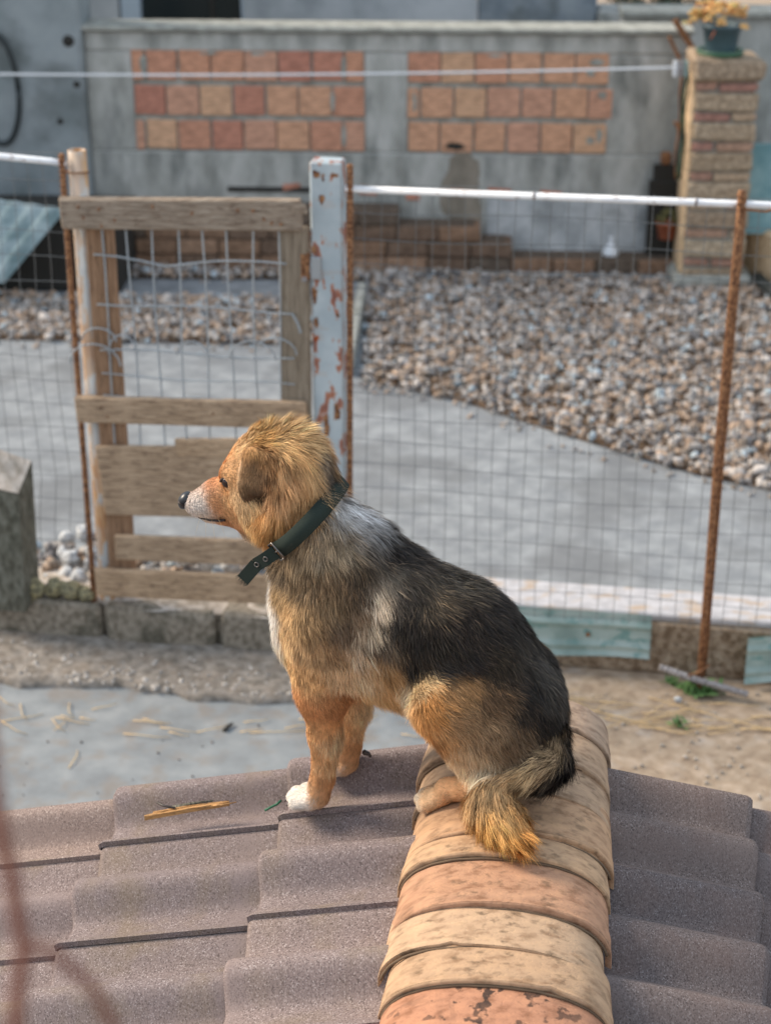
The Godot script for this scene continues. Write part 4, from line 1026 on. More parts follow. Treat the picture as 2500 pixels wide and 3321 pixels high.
func build_fence() -> void:
	# kerb of concrete blocks below the gate
	var k := thing("block_kerb", "kerb of grey concrete blocks below the wooden gate", "kerb", FENCE, Vector3(-1.2, -0.05, 0))
	var kb := [box_mesh(Vector3(0.405, 0.185, 0.30), 0.012, 0.006), box_mesh(Vector3(0.402, 0.183, 0.30), 0.014, 0.008)]
	for i in 6:
		put("block", kb[i % 2], M.block, k, Transform3D(Basis(Vector3.UP, rng.randf_range(-0.01, 0.01)), Vector3(-0.39 - i * 0.424, 0.026 + rng.randf_range(-0.003, 0.003), -0.105 + rng.randf_range(-0.006, 0.004))))
	put("mortar_bed", boxm(Vector3(-1.4, 0.02, -0.12), Vector3(2.55, 0.17, 0.26), 0.005), M.block, k)
	var st := begin(true)
	for i in 60:
		for q in 5:
			var c := []
			for e in [[0, 0], [1, 0], [1, 1], [0, 1]]:
				var s: float = -2.75 + (i + e[0]) * 0.0445
				var t: float = (q + e[1]) / 5.0
				var edge: float = 0.030 + 0.012 * sin(s * 13.0) + 0.008 * sin(s * 37.0)
				c.append(Vector3(s, 0.121 + 0.005 * sin(s * 21 + t * 5) - 0.004 * t + (-0.006 if q + e[1] == 5 else 0.004), lerpf(-0.27, edge, t)))
			quad(st, c[0], c[1], c[2], c[3], Vector3(c[0].x, -9, -1))
	put("mortar_top", done(st), M.kerb_top, k)
	# kerb wall under the right-hand mesh
	var r := thing("kerb_wall", "low rough kerb wall with white painted top under the right fence", "kerb", FENCE, Vector3(1.2, -0.05, -0.15))
	put("wall", boxm(Vector3(1.45, 0.04, -0.19), Vector3(3.2, 0.21, 0.20), 0.012), M.rough_wall, r)
	put("painted_top", boxm(Vector3(1.45, 0.158, -0.20), Vector3(3.2, 0.028, 0.20), 0.008), M.white_kerb, r)
	for q in [["green_metal_sheet", "bent green metal strip nailed to the kerb wall beside the dog", 0.15, 0.925, 0.115, 0.0], ["green_metal_sheet", "green metal strip on the kerb wall at the right edge", 1.255, 2.1, 0.075, -0.02]]:
		var o := thing(q[0], q[1], "metal strip", FENCE, Vector3((q[2] + q[3]) * 0.5, q[5], -0.08))
		st = begin(true)
		var prof := []
		for i in 25:
			var t := i / 24.0
			prof.append(Vector2(-0.075 + 0.010 * pow(0.5 + 0.5 * cos(TAU * (t * 2.0 + 0.45)), 6.0) + 0.016 * maxf(0, t - 0.85) * 5.0, lerpf(0.115, -0.055, t)))
		for i in 24:
			for s in 14:
				var c := []
				for e in [[0, 0], [1, 0], [1, 1], [0, 1]]:
					var x: float = lerpf(q[2], q[3], (s + e[0]) / 14.0)
					var pr: Vector2 = prof[i + e[1]]
					var curl := 0.0
					if q[2] > 1.0 and s + e[0] < 2:
						curl = 0.02 * (2 - s - e[0])
					c.append(Vector3(x, pr.y + q[4] - 0.055 + 0.006 * sin(x * 9.0) * (i + e[1]) / 24.0, pr.x + 0.004 * sin(x * 14.0) + curl))
				quad(st, c[0], c[1], c[2], c[3], Vector3(c[0].x, c[0].y, -4))
				var back := Vector3(0, 0, -0.003)
				quad(st, c[0] + back, c[1] + back, c[2] + back, c[3] + back, Vector3(c[0].x, c[0].y, 4))
		put("strip", done(st), M.green_metal, o)
		for x in [lerpf(q[2], q[3], 0.35), lerpf(q[2], q[3], 0.72)]:
			st = begin(true)
			lathe(st, [Vector2(0.009, 0), Vector2(0.006, 0.004), Vector2(0, 0.005)], Vector3.ZERO, 10)
			put("nail", done(st), M.rust, o, Transform3D(Basis(Vector3.RIGHT, PI / 2), Vector3(x, q[4] - 0.03, -0.074)))
	# posts
	var pp := thing("pipe_post", "flaking rusty pipe post at the left of the gate", "post", FENCE, Vector3(-1.018, 0.1, -0.03))
	st = begin(true)
	lathe(st, [Vector2(0.030, 0.1), Vector2(0.030, 1.742), Vector2(0.026, 1.742), Vector2(0.026, 1.6)], Vector3(-1.018, 0, -0.03), 20)
	put("pipe", done(st), M.pipe, pp)
	var loop := []
	for i in 17:
		var t := TAU * i / 16.0
		loop.append(Vector3(-1.03 + 0.048 * cos(t), 1.672 + 0.004 * sin(t), -0.025 + 0.036 * sin(t)))
	put("binding_wire", tube_mesh(loop, 0.003, -1, 5), M.rust, pp)
	solo("rebar_post", rebar_mesh([Vector3(-1.062, 0.09, 0.004), Vector3(-1.060, 1.735, 0.0)], 0.0095), M.rust, FENCE, "thin rusty rebar tied to the left of the pipe post", "rebar")
	var bp := thing("steel_post", "wide grey painted steel gate post flaking with rust", "post", FENCE, Vector3(-0.192, 0, -0.03))
	put("tube", boxm(Vector3(-0.192, 0.87, -0.035), Vector3(0.104, 1.74, 0.08), 0.006), M.bar, bp)
	for q in [[-0.232, 1.30, 0.022, 0.085], [-0.229, 1.21, 0.02, 0.05], [-0.233, 1.452, 0.018, 0.03], [-0.205, 1.62, 0.026, 0.034], [-0.156, 1.237, 0.016, 0.018], [-0.200, 1.69, 0.012, 0.035], [-0.222, 1.70, 0.03, 0.03], [-0.162, 1.70, 0.034, 0.016], [-0.165, 0.90, 0.028, 0.09], [-0.2, 0.84, 0.03, 0.10]]:
		put("rust_flake", flake(q[2], q[3]), M.rust, bp, Transform3D(Basis(), Vector3(q[0], q[1], 0.0058)))
	var hg := put("hinge", boxm(Vector3(-0.262, 1.40, 0.012), Vector3(0.03, 0.09, 0.02), 0.004), M.rust, bp)
	put("hinge_leaf", boxm(Vector3(-0.226, 1.395, 0.012), Vector3(0.034, 0.075, 0.012), 0.003), M.wire, hg)
	put("bolt", boxm(Vector3(-0.262, 1.36, 0.028), Vector3(0.016, 0.016, 0.012), 0.004), M.rod, hg)
	solo("rebar_post", rebar_mesh([Vector3(-0.128, 0.05, 0.005), Vector3(-0.113, 1.735, 0.0)], 0.0095), M.rust, FENCE, "thin rusty rebar close to the right of the grey steel post", "rebar")
	var tp := thing("rusty_post", "bent rusty stake carrying the mesh at the right", "post", FENCE, Vector3(1.1, -0.05, 0.01))
	put("stake", tube_mesh([Vector3(1.102, -0.06, 0.02), Vector3(1.1, 0.35, 0.016), Vector3(1.098, 0.9, 0.014), Vector3(1.102, 1.35, 0.014), Vector3(1.106, 1.7, 0.012)], 0.0125, -1, 10), M.rust, tp)
	put("wrap", tube_mesh([Vector3(1.09, 1.69, 0.02), Vector3(1.118, 1.68, 0.026), Vector3(1.094, 1.66, 0.028), Vector3(1.12, 1.645, 0.024), Vector3(1.18, 1.64, 0.02), Vector3(1.24, 1.655, 0.016)], 0.004, -1, 6), M.rust, tp)
	put("loose_wire", tube_mesh([Vector3(1.06, 0.02, 0.05), Vector3(1.1, 0.035, 0.04), Vector3(1.13, 0.06, 0.03)], 0.004, -1, 6), M.rust, tp)
	put("thin_rod", tube_mesh([Vector3(1.116, 0.0, 0.005), Vector3(1.117, 1.68, 0.0)], 0.0065, -1, 6), M.rust, tp, Transform3D(), "", "thinner second rod beside the stake")  # thinner rod in the same rust, right of the stake
	var rr := thing("top_rail", "white painted top rail of the right-hand fence", "rail", FENCE, Vector3(1.1, 1.64, 0))
	put("rail", tube_mesh([Vector3(-0.128, 1.655, -0.006), Vector3(1.1, 1.6535, -0.006), Vector3(2.6, 1.652, -0.006)], 0.0115, -1, 10), M.rail, rr)
	for x in [0.47, 0.97]:
		put("joint", tube_mesh([Vector3(x - 0.004, 1.6545, -0.006), Vector3(x + 0.004, 1.6545, -0.006)], 0.0135, -1, 10), M.rod, rr)
	var rl := thing("top_rail", "white top rail left of the pipe post", "rail", FENCE, Vector3(-1.9, 1.7, 0))
	put("rail", tube_mesh([Vector3(-2.9, 1.745, -0.006), Vector3(-1.27, 1.718, -0.006), Vector3(-1.1, 1.708, -0.006), Vector3(-1.05, 1.70, -0.006)], 0.012, 0.010, 10), M.rail, rl)
	wire_panel("wire_fence", "welded wire mesh right of the grey steel post", -0.12, 2.6, 0.17, 1.67, 0.0)
	wire_panel("wire_fence", "welded wire mesh left of the gate", -2.9, -1.055, 0.2, 1.735, 1.0)
	# the old timber standing by the left mesh
	var op := thing("post_stub", "rough grey stub of a post with a pale sloping top at the left edge", "post", FENCE, Vector3(-1.34, 0.1, 0.05))
	var ft := [Vector3(-1.43, 0.585, 0.10), Vector3(-1.272, 0.56, 0.10), Vector3(-1.268, 0.628, -0.04), Vector3(-1.43, 0.68, -0.04)]
	st = begin()
	for i in 4:
		var a: Vector3 = ft[i]
		var b: Vector3 = ft[(i + 1) % 4]
		quad(st, a, b, Vector3(b.x - 0.015, 0.1, b.z), Vector3(a.x - 0.015, 0.1, a.z), Vector3(-1.35, 0.4, 0.03))
	put("stub", done(st), M.stub, op)
	st = begin()
	for i in 4:
		var a: Vector3 = ft[i]
		var b: Vector3 = ft[(i + 1) % 4]
		var m := Vector3(-1.35, 0.621, 0.03)
		tri(st, a.lerp(m, 0.02) + Vector3(0, 0.003, 0), b.lerp(m, 0.02) + Vector3(0, 0.003, 0), m, Vector3(-1.35, -2, 0))
	put("worn_top", done(st), M.kerb_top, op)
	# the loose rebar by the stake
	solo("loose_rebar", rebar_mesh([Vector3(0.96, 0.035, 0.03), Vector3(1.09, 0.0, 0.04), Vector3(1.265, -0.03, 0.06)], 0.011), M.rod, FENCE, "grey ribbed bar lying at the foot of the kerb wall", "rebar")


func flake(w: float, h: float, n := 11) -> ArrayMesh:
	var st := begin()
	var pts := []
	for i in n:
		var t := TAU * i / n
		var r := rng.randf_range(0.55, 1.1) if n < 15 else rng.randf_range(0.85, 1.05)
		pts.append(Vector3(cos(t) * w * 0.5 * r, sin(t) * h * 0.5 * r, 0.0))
	for i in n:
		tri(st, Vector3(0, 0, 0.0012), pts[i], pts[(i + 1) % n], Vector3(0, 0, -1))
	return done(st)


func plank(called: String, parent: Node3D, a: Vector2, b: Vector2, h: float, z: float, thick: float, m: Material) -> MeshInstance3D:
	var d := b - a
	var c := (a + b) * 0.5
	var st := begin()
	var ang := d.angle()
	box(st, Vector3(c.x, c.y, z), Vector3(d.length(), h, thick), 0.005, Basis(Vector3.BACK, ang), 0.004)
	return put(called, done(st), m, parent)


func build_gate() -> void:
	var g := thing("wooden_gate", "patched wooden gate of old boards and twisted wire", "gate", FENCE, Vector3(-0.66, 0.15, 0))
	put("stile", boxm(Vector3(-0.946, 0.83, 0.006), Vector3(0.096, 1.34, 0.03), 0.004, Basis(), 0.003), M.stile, g)
	put("stile", boxm(Vector3(-0.301, 0.84, 0.006), Vector3(0.098, 1.38, 0.03), 0.004, Basis(), 0.003), M.grey_stile, g)
	var top := plank("board", g, Vector2(-1.066, 1.549), Vector2(-0.262, 1.576), 0.102, 0.036, 0.026, M.woods[0])
	var mid := plank("board", g, Vector2(-1.063, 0.866), Vector2(-0.258, 0.893), 0.098, 0.034, 0.026, M.woods[1])
	plank("board", g, Vector2(-0.995, 0.606), Vector2(-0.28, 0.642), 0.262, 0.032, 0.022, M.woods[1])
	plank("board", g, Vector2(-0.72, 0.745), Vector2(-0.28, 0.775), 0.06, 0.030, 0.020, M.woods[2])
	plank("board", g, Vector2(-0.958, 0.355), Vector2(-0.28, 0.372), 0.096, 0.034, 0.022, M.woods[1])
	plank("board", g, Vector2(-1.040, 0.215), Vector2(-0.28, 0.240), 0.104, 0.042, 0.026, M.woods[2])
	for q in [[-1.0, 1.575], [-0.985, 1.54], [-0.93, 1.57], [-0.925, 1.515], [-0.88, 1.535], [-0.62, 1.57], [-0.47, 1.585], [-0.42, 1.585], [-0.385, 1.56], [-0.36, 1.548], [-0.33, 1.545], [-0.75, 1.585]]:
		put("nail", boxm(Vector3(q[0], q[1], 0.050), Vector3(0.006, 0.012, 0.006), 0.0015, Basis(Vector3.BACK, rng.randf_range(-0.6, 0.6))), M.rust, top)
	for q in [[-0.95, 0.85], [-0.58, 0.885], [-0.31, 0.88], [-0.97, 0.882]]:
		put("nail", boxm(Vector3(q[0], q[1], 0.0475), Vector3(0.006, 0.008, 0.005), 0.0015), M.rust, mid)
	# the split end of the top board
	put("splinter", boxm(Vector3(-0.272, 1.595, 0.037), Vector3(0.05, 0.03, 0.02), 0.006, Basis(Vector3.BACK, 0.05), 0.005), M.woods[0], top)
	for i in 8:
		var s := -0.930 + i * 0.0835
		var q := []
		for k in 6:
			var y := lerpf(1.52, 0.74, k / 5.0)
			q.append(Vector3(s + 0.005 * sin(y * 6.0 + i * 1.7) - (0.0 if i else 0.004), y, 0.026 + 0.003 * sin(i + k)))
		put("wire", twisted_mesh(q), M.wire, g)
	var hy := [1.408, 1.247, 1.085, 0.995, 0.925]
	for j in 5:
		var q := []
		for k in 9:
			var s := lerpf(-0.965, -0.30 - (0.0 if j else 0.02), k / 8.0)
			var dip := -0.018 * exp(-pow((s + 0.72) / 0.08, 2.0)) if j == 0 else 0.0
			q.append(Vector3(s, hy[j] + dip + 0.006 * sin(s * 11.0 + j * 2.0), 0.031))
		put("wire", twisted_mesh(q, 0.0021 if j < 3 else 0.0016), M.wire, g)
	for q in [[-0.965, 1.135, 0.06, 0.045], [-0.885, 1.10, 0.05, 0.07], [-0.645, 1.10, 0.055, 0.055], [-0.44, 1.105, 0.08, 0.065], [-0.36, 1.125, 0.07, 0.055], [-0.985, 1.06, 0.09, 0.075]]:
		var pts := []
		for i in 9:
			var t := PI * i / 8.0
			pts.append(Vector3(q[0] - q[2] * cos(t), q[1] + q[3] * (sin(t) - 0.4), 0.036))
		put("wire_loop", twisted_mesh(pts, 0.0019), M.wire, g)
	put("wire_loop", twisted_mesh([Vector3(-0.30, 1.24, 0.034), Vector3(-0.285, 1.215, 0.038), Vector3(-0.275, 1.18, 0.036)], 0.003), M.wire, g)


# ---------------------------------------------------------------- roof
const PITCH := 0.32


# the section of a double-roll tile: its raised edge, a flat pan, a round roll, a second pan, and the rise under the next tile
func tile_height(u: float) -> float:
	var edge := 0.033 * (1.0 - smoothstep(-0.01, 0.062, u))
	var roll := 0.060 * smoothstep(0.088, 0.144, u) * (1.0 - smoothstep(0.160, 0.224, u))
	var rise := 0.030 * smoothstep(0.252, 0.326, u)
	return edge + roll + rise + 0.012 * (1.0 - u / PITCH)


# one double-roll tile; x from 0 (its lower end) to 0.42 (under the next one up), z from 0 (its exposed edge) to -0.35
func even_height(u: float) -> float:
	return 0.047 * pow(0.5 + 0.5 * cos(TAU * u / 0.16), 0.8) + 0.010 * (1.0 - u / PITCH)


func tile_mesh(width := 0.345, even := false) -> ArrayMesh:
	var tile: Callable = even_height if even else tile_height
	var st := begin(true)
	var n := 36
	var xs := [0.0, 0.004, 0.012, 0.10, 0.22, 0.32, 0.42]
	var drop := [0.008, 0.003, 0.0, 0.0, 0.0, 0.0, 0.0]
	for i in n:
		for k in xs.size() - 1:
			var c := []
			for e in [[0, 0], [1, 0], [1, 1], [0, 1]]:
				var u: float = width * (i + e[0]) / n
				var x: float = xs[k + e[1]]
				var edge := 0.0025 if i + e[0] == 0 else 0.0
				c.append(Vector3(x, tile.call(u) - drop[k + e[1]] - edge + 0.0, -u))
			quad(st, c[0], c[1], c[2], c[3], c[0] - Vector3.UP)
	st.set_smooth_group(1)
	for i in n:
		var u0 := width * i / n
		var u1 := width * (i + 1) / n
		var a := Vector3(0, tile.call(u0) - 0.008, -u0)
		var b := Vector3(0, tile.call(u1) - 0.008, -u1)
		quad(st, a, b, b - Vector3(-0.002, 0.014, 0), a - Vector3(-0.002, 0.014, 0), a + Vector3(1, 0, 0))
		var a2 := a + Vector3(0.002, -0.014, 0)
		var b2 := b + Vector3(0.002, -0.014, 0)
		quad(st, a2, b2, b2 + Vector3(0.418, 0.002, 0), a2 + Vector3(0.418, 0.002, 0), a2 + Vector3.UP)
	st.set_smooth_group(2)
	for k in xs.size() - 1:
		var a := Vector3(xs[k], tile.call(0) - drop[k] - 0.0025, 0)
		var b := Vector3(xs[k + 1], tile.call(0) - drop[k + 1] - 0.0025, 0)
		quad(st, a, b, b - Vector3(0, 0.011, 0), a - Vector3(0, 0.011, 0), a - Vector3(0, 0, 1))
		var zf := -width
		var hf: float = tile.call(width)
		a = Vector3(xs[k], hf - drop[k], zf)
		b = Vector3(xs[k + 1], hf - drop[k + 1], zf)
		quad(st, a, b, b - Vector3(0, 0.015, 0), a - Vector3(0, 0.015, 0), a + Vector3(0, 0, 1))
	return done(st)


func ridge_y(x: float) -> float:
	var t := minf(absf(x) / 0.185, 1.0)
	return 1.10 + 0.10 * pow(1.0 - pow(t, 2.3), 1.0 / 2.3)


func ridge_mesh(far: float, near: float, lip: float, twist: float) -> ArrayMesh:
	var st := begin(true)
	var n := 30
	# stations: [distance from the near edge, rise above the plain arch]
	var len := far - near
	var chips := FastNoiseLite.new()
	chips.seed = 21
	chips.frequency = 0.06
	var sta := [[len, -0.006], [len * 0.6, -0.001], [0.050, 0.001], [0.044, 0.001 + lip], [0.017, 0.0015 + lip], [0.014, -0.001 + lip], [0.010, 0.003 + lip], [0.004, 0.0035 + lip], [0.0, 0.001 + lip], [0.006, -0.012]]
	if lip < 0.001:
		sta = [[len, -0.006], [len * 0.5, -0.001], [0.024, 0.001], [0.015, 0.0045], [0.006, 0.005], [0.001, 0.0035], [0.0, 0.0015], [0.006, -0.012]]
	for k in sta.size() - 1:
		for i in n:
			var c := []
			for e in [[0, 0], [1, 0], [1, 1], [0, 1]]:
				var t: float = float(i + e[0]) / n
				var s: Array = sta[k + e[1]]
				var a := PI * t
				var w := 0.185 + float(s[1]) * 0.5
				var cx := -cos(a)
				var sy := sin(a)
				var x := signf(cx) * pow(absf(cx), 2.0 / 2.3) * w
				var y := 1.10 + pow(maxf(sy, 0.0), 2.0 / 2.3) * (0.10 + float(s[1]))
				if t <= 0.0 or t >= 1.0:
					y -= 0.012
				var wob := 0.0009 * sin(t * 7.0 + near * 40.0)
				var chip := maxf(0.0, chips.get_noise_2d(t * 300.0, near * 900.0) - 0.30) * 0.022 if float(s[0]) < 0.012 else 0.0
				var r: float = near + chip + float(s[0]) + twist * cx + (wob * 2.0 if k > sta.size() - 4 else wob)
				c.append(Vector3(x, y, -r))
			quad(st, c[0], c[1], c[2], c[3], Vector3(0, 0.9, (c[0].z + c[2].z) * 0.5) if k < sta.size() - 2 else Vector3(c[0].x, c[0].y, -near - 0.3))
	return done(st)


func build_roof() -> void:
	var s := thing("tiled_shed", "low shed roof of grey concrete tiles with a clay tile ridge", "shed", ROOF, Vector3(0, 0, 0.3))
	for q in [[-1.15, 0.72, 0.0], [1.15, 0.72, 0.0]]:
		put("side_wall", boxm(Vector3(q[0], 0.30, 0.45), Vector3(0.12, 0.64, 1.6), 0.01), M.rough_wall, s)
	for z in [-0.32, 1.2]:
		put("end_wall", boxm(Vector3(0, 0.33, z), Vector3(2.18, 0.72, 0.1), 0.01), M.rough_wall, s)
	put("deck", boxm(Vector3(-0.66, 0.85, 0.42), Vector3(1.30, 0.03, 1.66), 0.004, Basis(Vector3.BACK, 0.262)), M.stile, s)
	put("deck", boxm(Vector3(0.66, 0.865, 0.42), Vector3(1.30, 0.03, 1.66), 0.004, Basis(Vector3.BACK, -0.235)), M.stile, s)
	var full := tile_mesh()
	var half := tile_mesh(0.215)
	var even := tile_mesh(0.345, true)
	# left slope: lower ends at x = -0.452, -0.81, ...; the exposed edges at r = 0.239, -0.081, ...
	for k in 4:
		var x := -(0.452 + 0.358 * k)
		var y := 1.065 - 0.044 - 0.0966 * k
		for j in 6:
			var r := 0.239 - PITCH * j
			var b := Basis(Vector3.BACK, atan(0.2))
			put("roof_tile", half if j == 0 else full, M.tiles[rng.randi() % 3], s, Transform3D(b, Vector3(x + rng.randf_range(-0.004, 0.004), y + rng.randf_range(-0.002, 0.002), -r)))
	# right slope: laid the other way round, so that the exposed edges face away
	for k in 4:
		var x := 0.457 + 0.358 * k
		var y := 1.064 - 0.054 - 0.083 * k
		for j in 6:
			var r := 0.405 - PITCH * j
			var b := Basis(Vector3.UP, PI) * Basis(Vector3.BACK, atan(0.16))
			put("roof_tile", even, M.shaded_tiles[rng.randi() % 3], s, Transform3D(b, Vector3(x + rng.randf_range(-0.004, 0.004), y + rng.randf_range(-0.002, 0.002), -r)))
	# the ridge, each clay tile lapping over the next one towards the viewer
	var ends := [0.505, 0.41, 0.285, 0.165, 0.02, -0.055, -0.195, -0.30, -0.395, -0.52, -0.63, -0.75, -0.86, -0.98, -1.1]
	var look := [0, 0, 1, 1, 2, 3, 4, 5, 6, 7, 3, 5, 2, 4, 6]
	var lips := [0.004, 0.003, 0.004, 0.0, 0.004, 0.003, 0.006, 0.0, 0.003, 0.004, 0.003, 0.003, 0.0, 0.004, 0.0]
	for i in range(1, ends.size()):
		var m := ridge_mesh(ends[i - 1] + 0.03, ends[i], lips[i], rng.randf_range(-0.01, 0.012))
		var rt := put("ridge_tile", m, M.ridge[look[i]], s, Transform3D(Basis(Vector3.BACK, rng.randf_range(-0.006, 0.006)), Vector3(rng.randf_range(-0.004, 0.004), 0.0015 * (i % 3), 0)))
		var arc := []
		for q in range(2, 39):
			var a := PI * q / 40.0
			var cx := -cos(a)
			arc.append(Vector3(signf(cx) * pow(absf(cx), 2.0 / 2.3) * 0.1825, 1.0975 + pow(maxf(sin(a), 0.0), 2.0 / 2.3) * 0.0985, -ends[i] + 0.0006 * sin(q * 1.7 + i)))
		put("joint_bead", tube_mesh(arc, 0.0024, -1, 5), M.joint, rt)  # thin dark bead along the joint under each lip
	put("bedding_mortar", boxm(Vector3(0, 1.10, 0.3), Vector3(0.335, 0.05, 1.6), 0.01), M.cement, s)


# ---------------------------------------------------------------- dog
var cells := PackedFloat32Array()
var dims := Vector3i()
var low := Vector3()
var step := 0.01


func field_begin(lo: Vector3, hi: Vector3, size: float) -> void:
	step = size
	low = lo
	dims = Vector3i(((hi - lo) / size).ceil()) + Vector3i.ONE
	cells = PackedFloat32Array()
	cells.resize(dims.x * dims.y * dims.z)
	cells.fill(0.2)


func field_bone(b: Array) -> void:
	var a := Vector3(b[1], b[2], b[3])
	var c := Vector3(b[5], b[6], b[7])
	var ra: float = b[4]
	var rb: float = b[8]
	var zs: float = b[9]
	var k: float = b[10]
	var m := maxf(ra, rb) + k + 0.012
	var lo := Vector3i(((a.min(c) - v3(m) - low) / step).floor()).clamp(Vector3i.ZERO, dims - Vector3i.ONE)
	var hi := Vector3i(((a.max(c) + v3(m) - low) / step).ceil()).clamp(Vector3i.ZERO, dims - Vector3i.ONE)
	a.z *= zs
	c.z *= zs
	var ba := c - a
	var bb := maxf(ba.length_squared(), 1e-9)
	var dx := dims.x
	var dxy := dims.x * dims.y
	for z in range(lo.z, hi.z + 1):
		var pz := (low.z + z * step) * zs - a.z
		for y in range(lo.y, hi.y + 1):
			var py := low.y + y * step - a.y
			var row := z * dxy + y * dx
			for x in range(lo.x, hi.x + 1):
				var px := low.x + x * step - a.x
				var t := clampf((px * ba.x + py * ba.y + pz * ba.z) / bb, 0.0, 1.0)
				var qx := px - ba.x * t
				var qy := py - ba.y * t
				var qz := pz - ba.z * t
				var d := sqrt(qx * qx + qy * qy + qz * qz) - (ra + (rb - ra) * t)
				var f := cells[row + x]
				var h := k - absf(d - f)
				if h > 0.0:
					cells[row + x] = minf(d, f) - h * h / k * 0.25
				elif d < f:
					cells[row + x] = d


# surface nets: one vertex in each cell that the surface crosses
func field_mesh(verts: PackedVector3Array, index: PackedInt32Array) -> Array:
	var at := PackedInt32Array()
	at.resize(cells.size())
	at.fill(-1)
	var dx := dims.x
	var dxy := dims.x * dims.y
	var off := [0, 1, dx, dx + 1, dxy, dxy + 1, dxy + dx, dxy + dx + 1]
	for z in dims.z - 1:
		for y in dims.y - 1:
			var row := z * dxy + y * dx
			for x in dims.x - 1:
				var i := row + x
				var f0 := cells[i]
				if absf(f0) > step * 2.5:
					continue
				var inside := 0
				for o: int in off:
					if cells[i + o] < 0.0:
						inside += 1
				if inside == 0 or inside == 8:
					continue
				var sum := Vector3.ZERO
				var n := 0
				for e in 12:
					var c0: int = EDGE[e * 2]
					var c1: int = EDGE[e * 2 + 1]
					var g0 := cells[i + off[c0]]
					var g1 := cells[i + off[c1]]
					if (g0 < 0.0) != (g1 < 0.0):
						var t := g0 / (g0 - g1)
						var p0 := Vector3(c0 & 1, (c0 >> 1) & 1, c0 >> 2)
						var p1 := Vector3(c1 & 1, (c1 >> 1) & 1, c1 >> 2)
						sum += p0.lerp(p1, t)
						n += 1
				at[i] = verts.size()
				verts.append(low + (Vector3(x, y, z) + sum / n) * step)
	for z in range(1, dims.z - 1):
		for y in range(1, dims.y - 1):
			var row := z * dxy + y * dx
			for x in range(1, dims.x - 1):
				var i := row + x
				if at[i] < 0:
					continue
				var f0 := cells[i] < 0.0
				for axis in 3:
					var o1: int = [1, dx, dxy][axis]
					if f0 == (cells[i + o1] < 0.0):
						continue
					var u: int = [dx, dxy, 1][axis]
					var w: int = [dxy, 1, dx][axis]
					var a := at[i]
					var b := at[i - u]
					var c := at[i - u - w]
					var d := at[i - w]
					if a < 0 or b < 0 or c < 0 or d < 0:
						continue
					if f0:
						index.append_array(PackedInt32Array([a, d, c, a, c, b]))
					else:
						index.append_array(PackedInt32Array([a, b, c, a, c, d]))
	return [verts, index]


const EDGE := [0, 1, 2, 3, 4, 5, 6, 7, 0, 2, 1, 3, 4, 6, 5, 7, 0, 4, 1, 5, 2, 6, 3, 7]


func bone_gap(p: Vector3, b: Array) -> float:
	var zs: float = b[9]
	var a := Vector3(b[1], b[2], b[3] * zs)
	var c := Vector3(b[5], b[6], b[7] * zs)
	var q := Vector3(p.x, p.y, p.z * zs)
	var ba := c - a
	var t := clampf((q - a).dot(ba) / maxf(ba.length_squared(), 1e-9), 0.0, 1.0)
	return q.distance_to(a + ba * t) - lerpf(b[4], b[8], t)


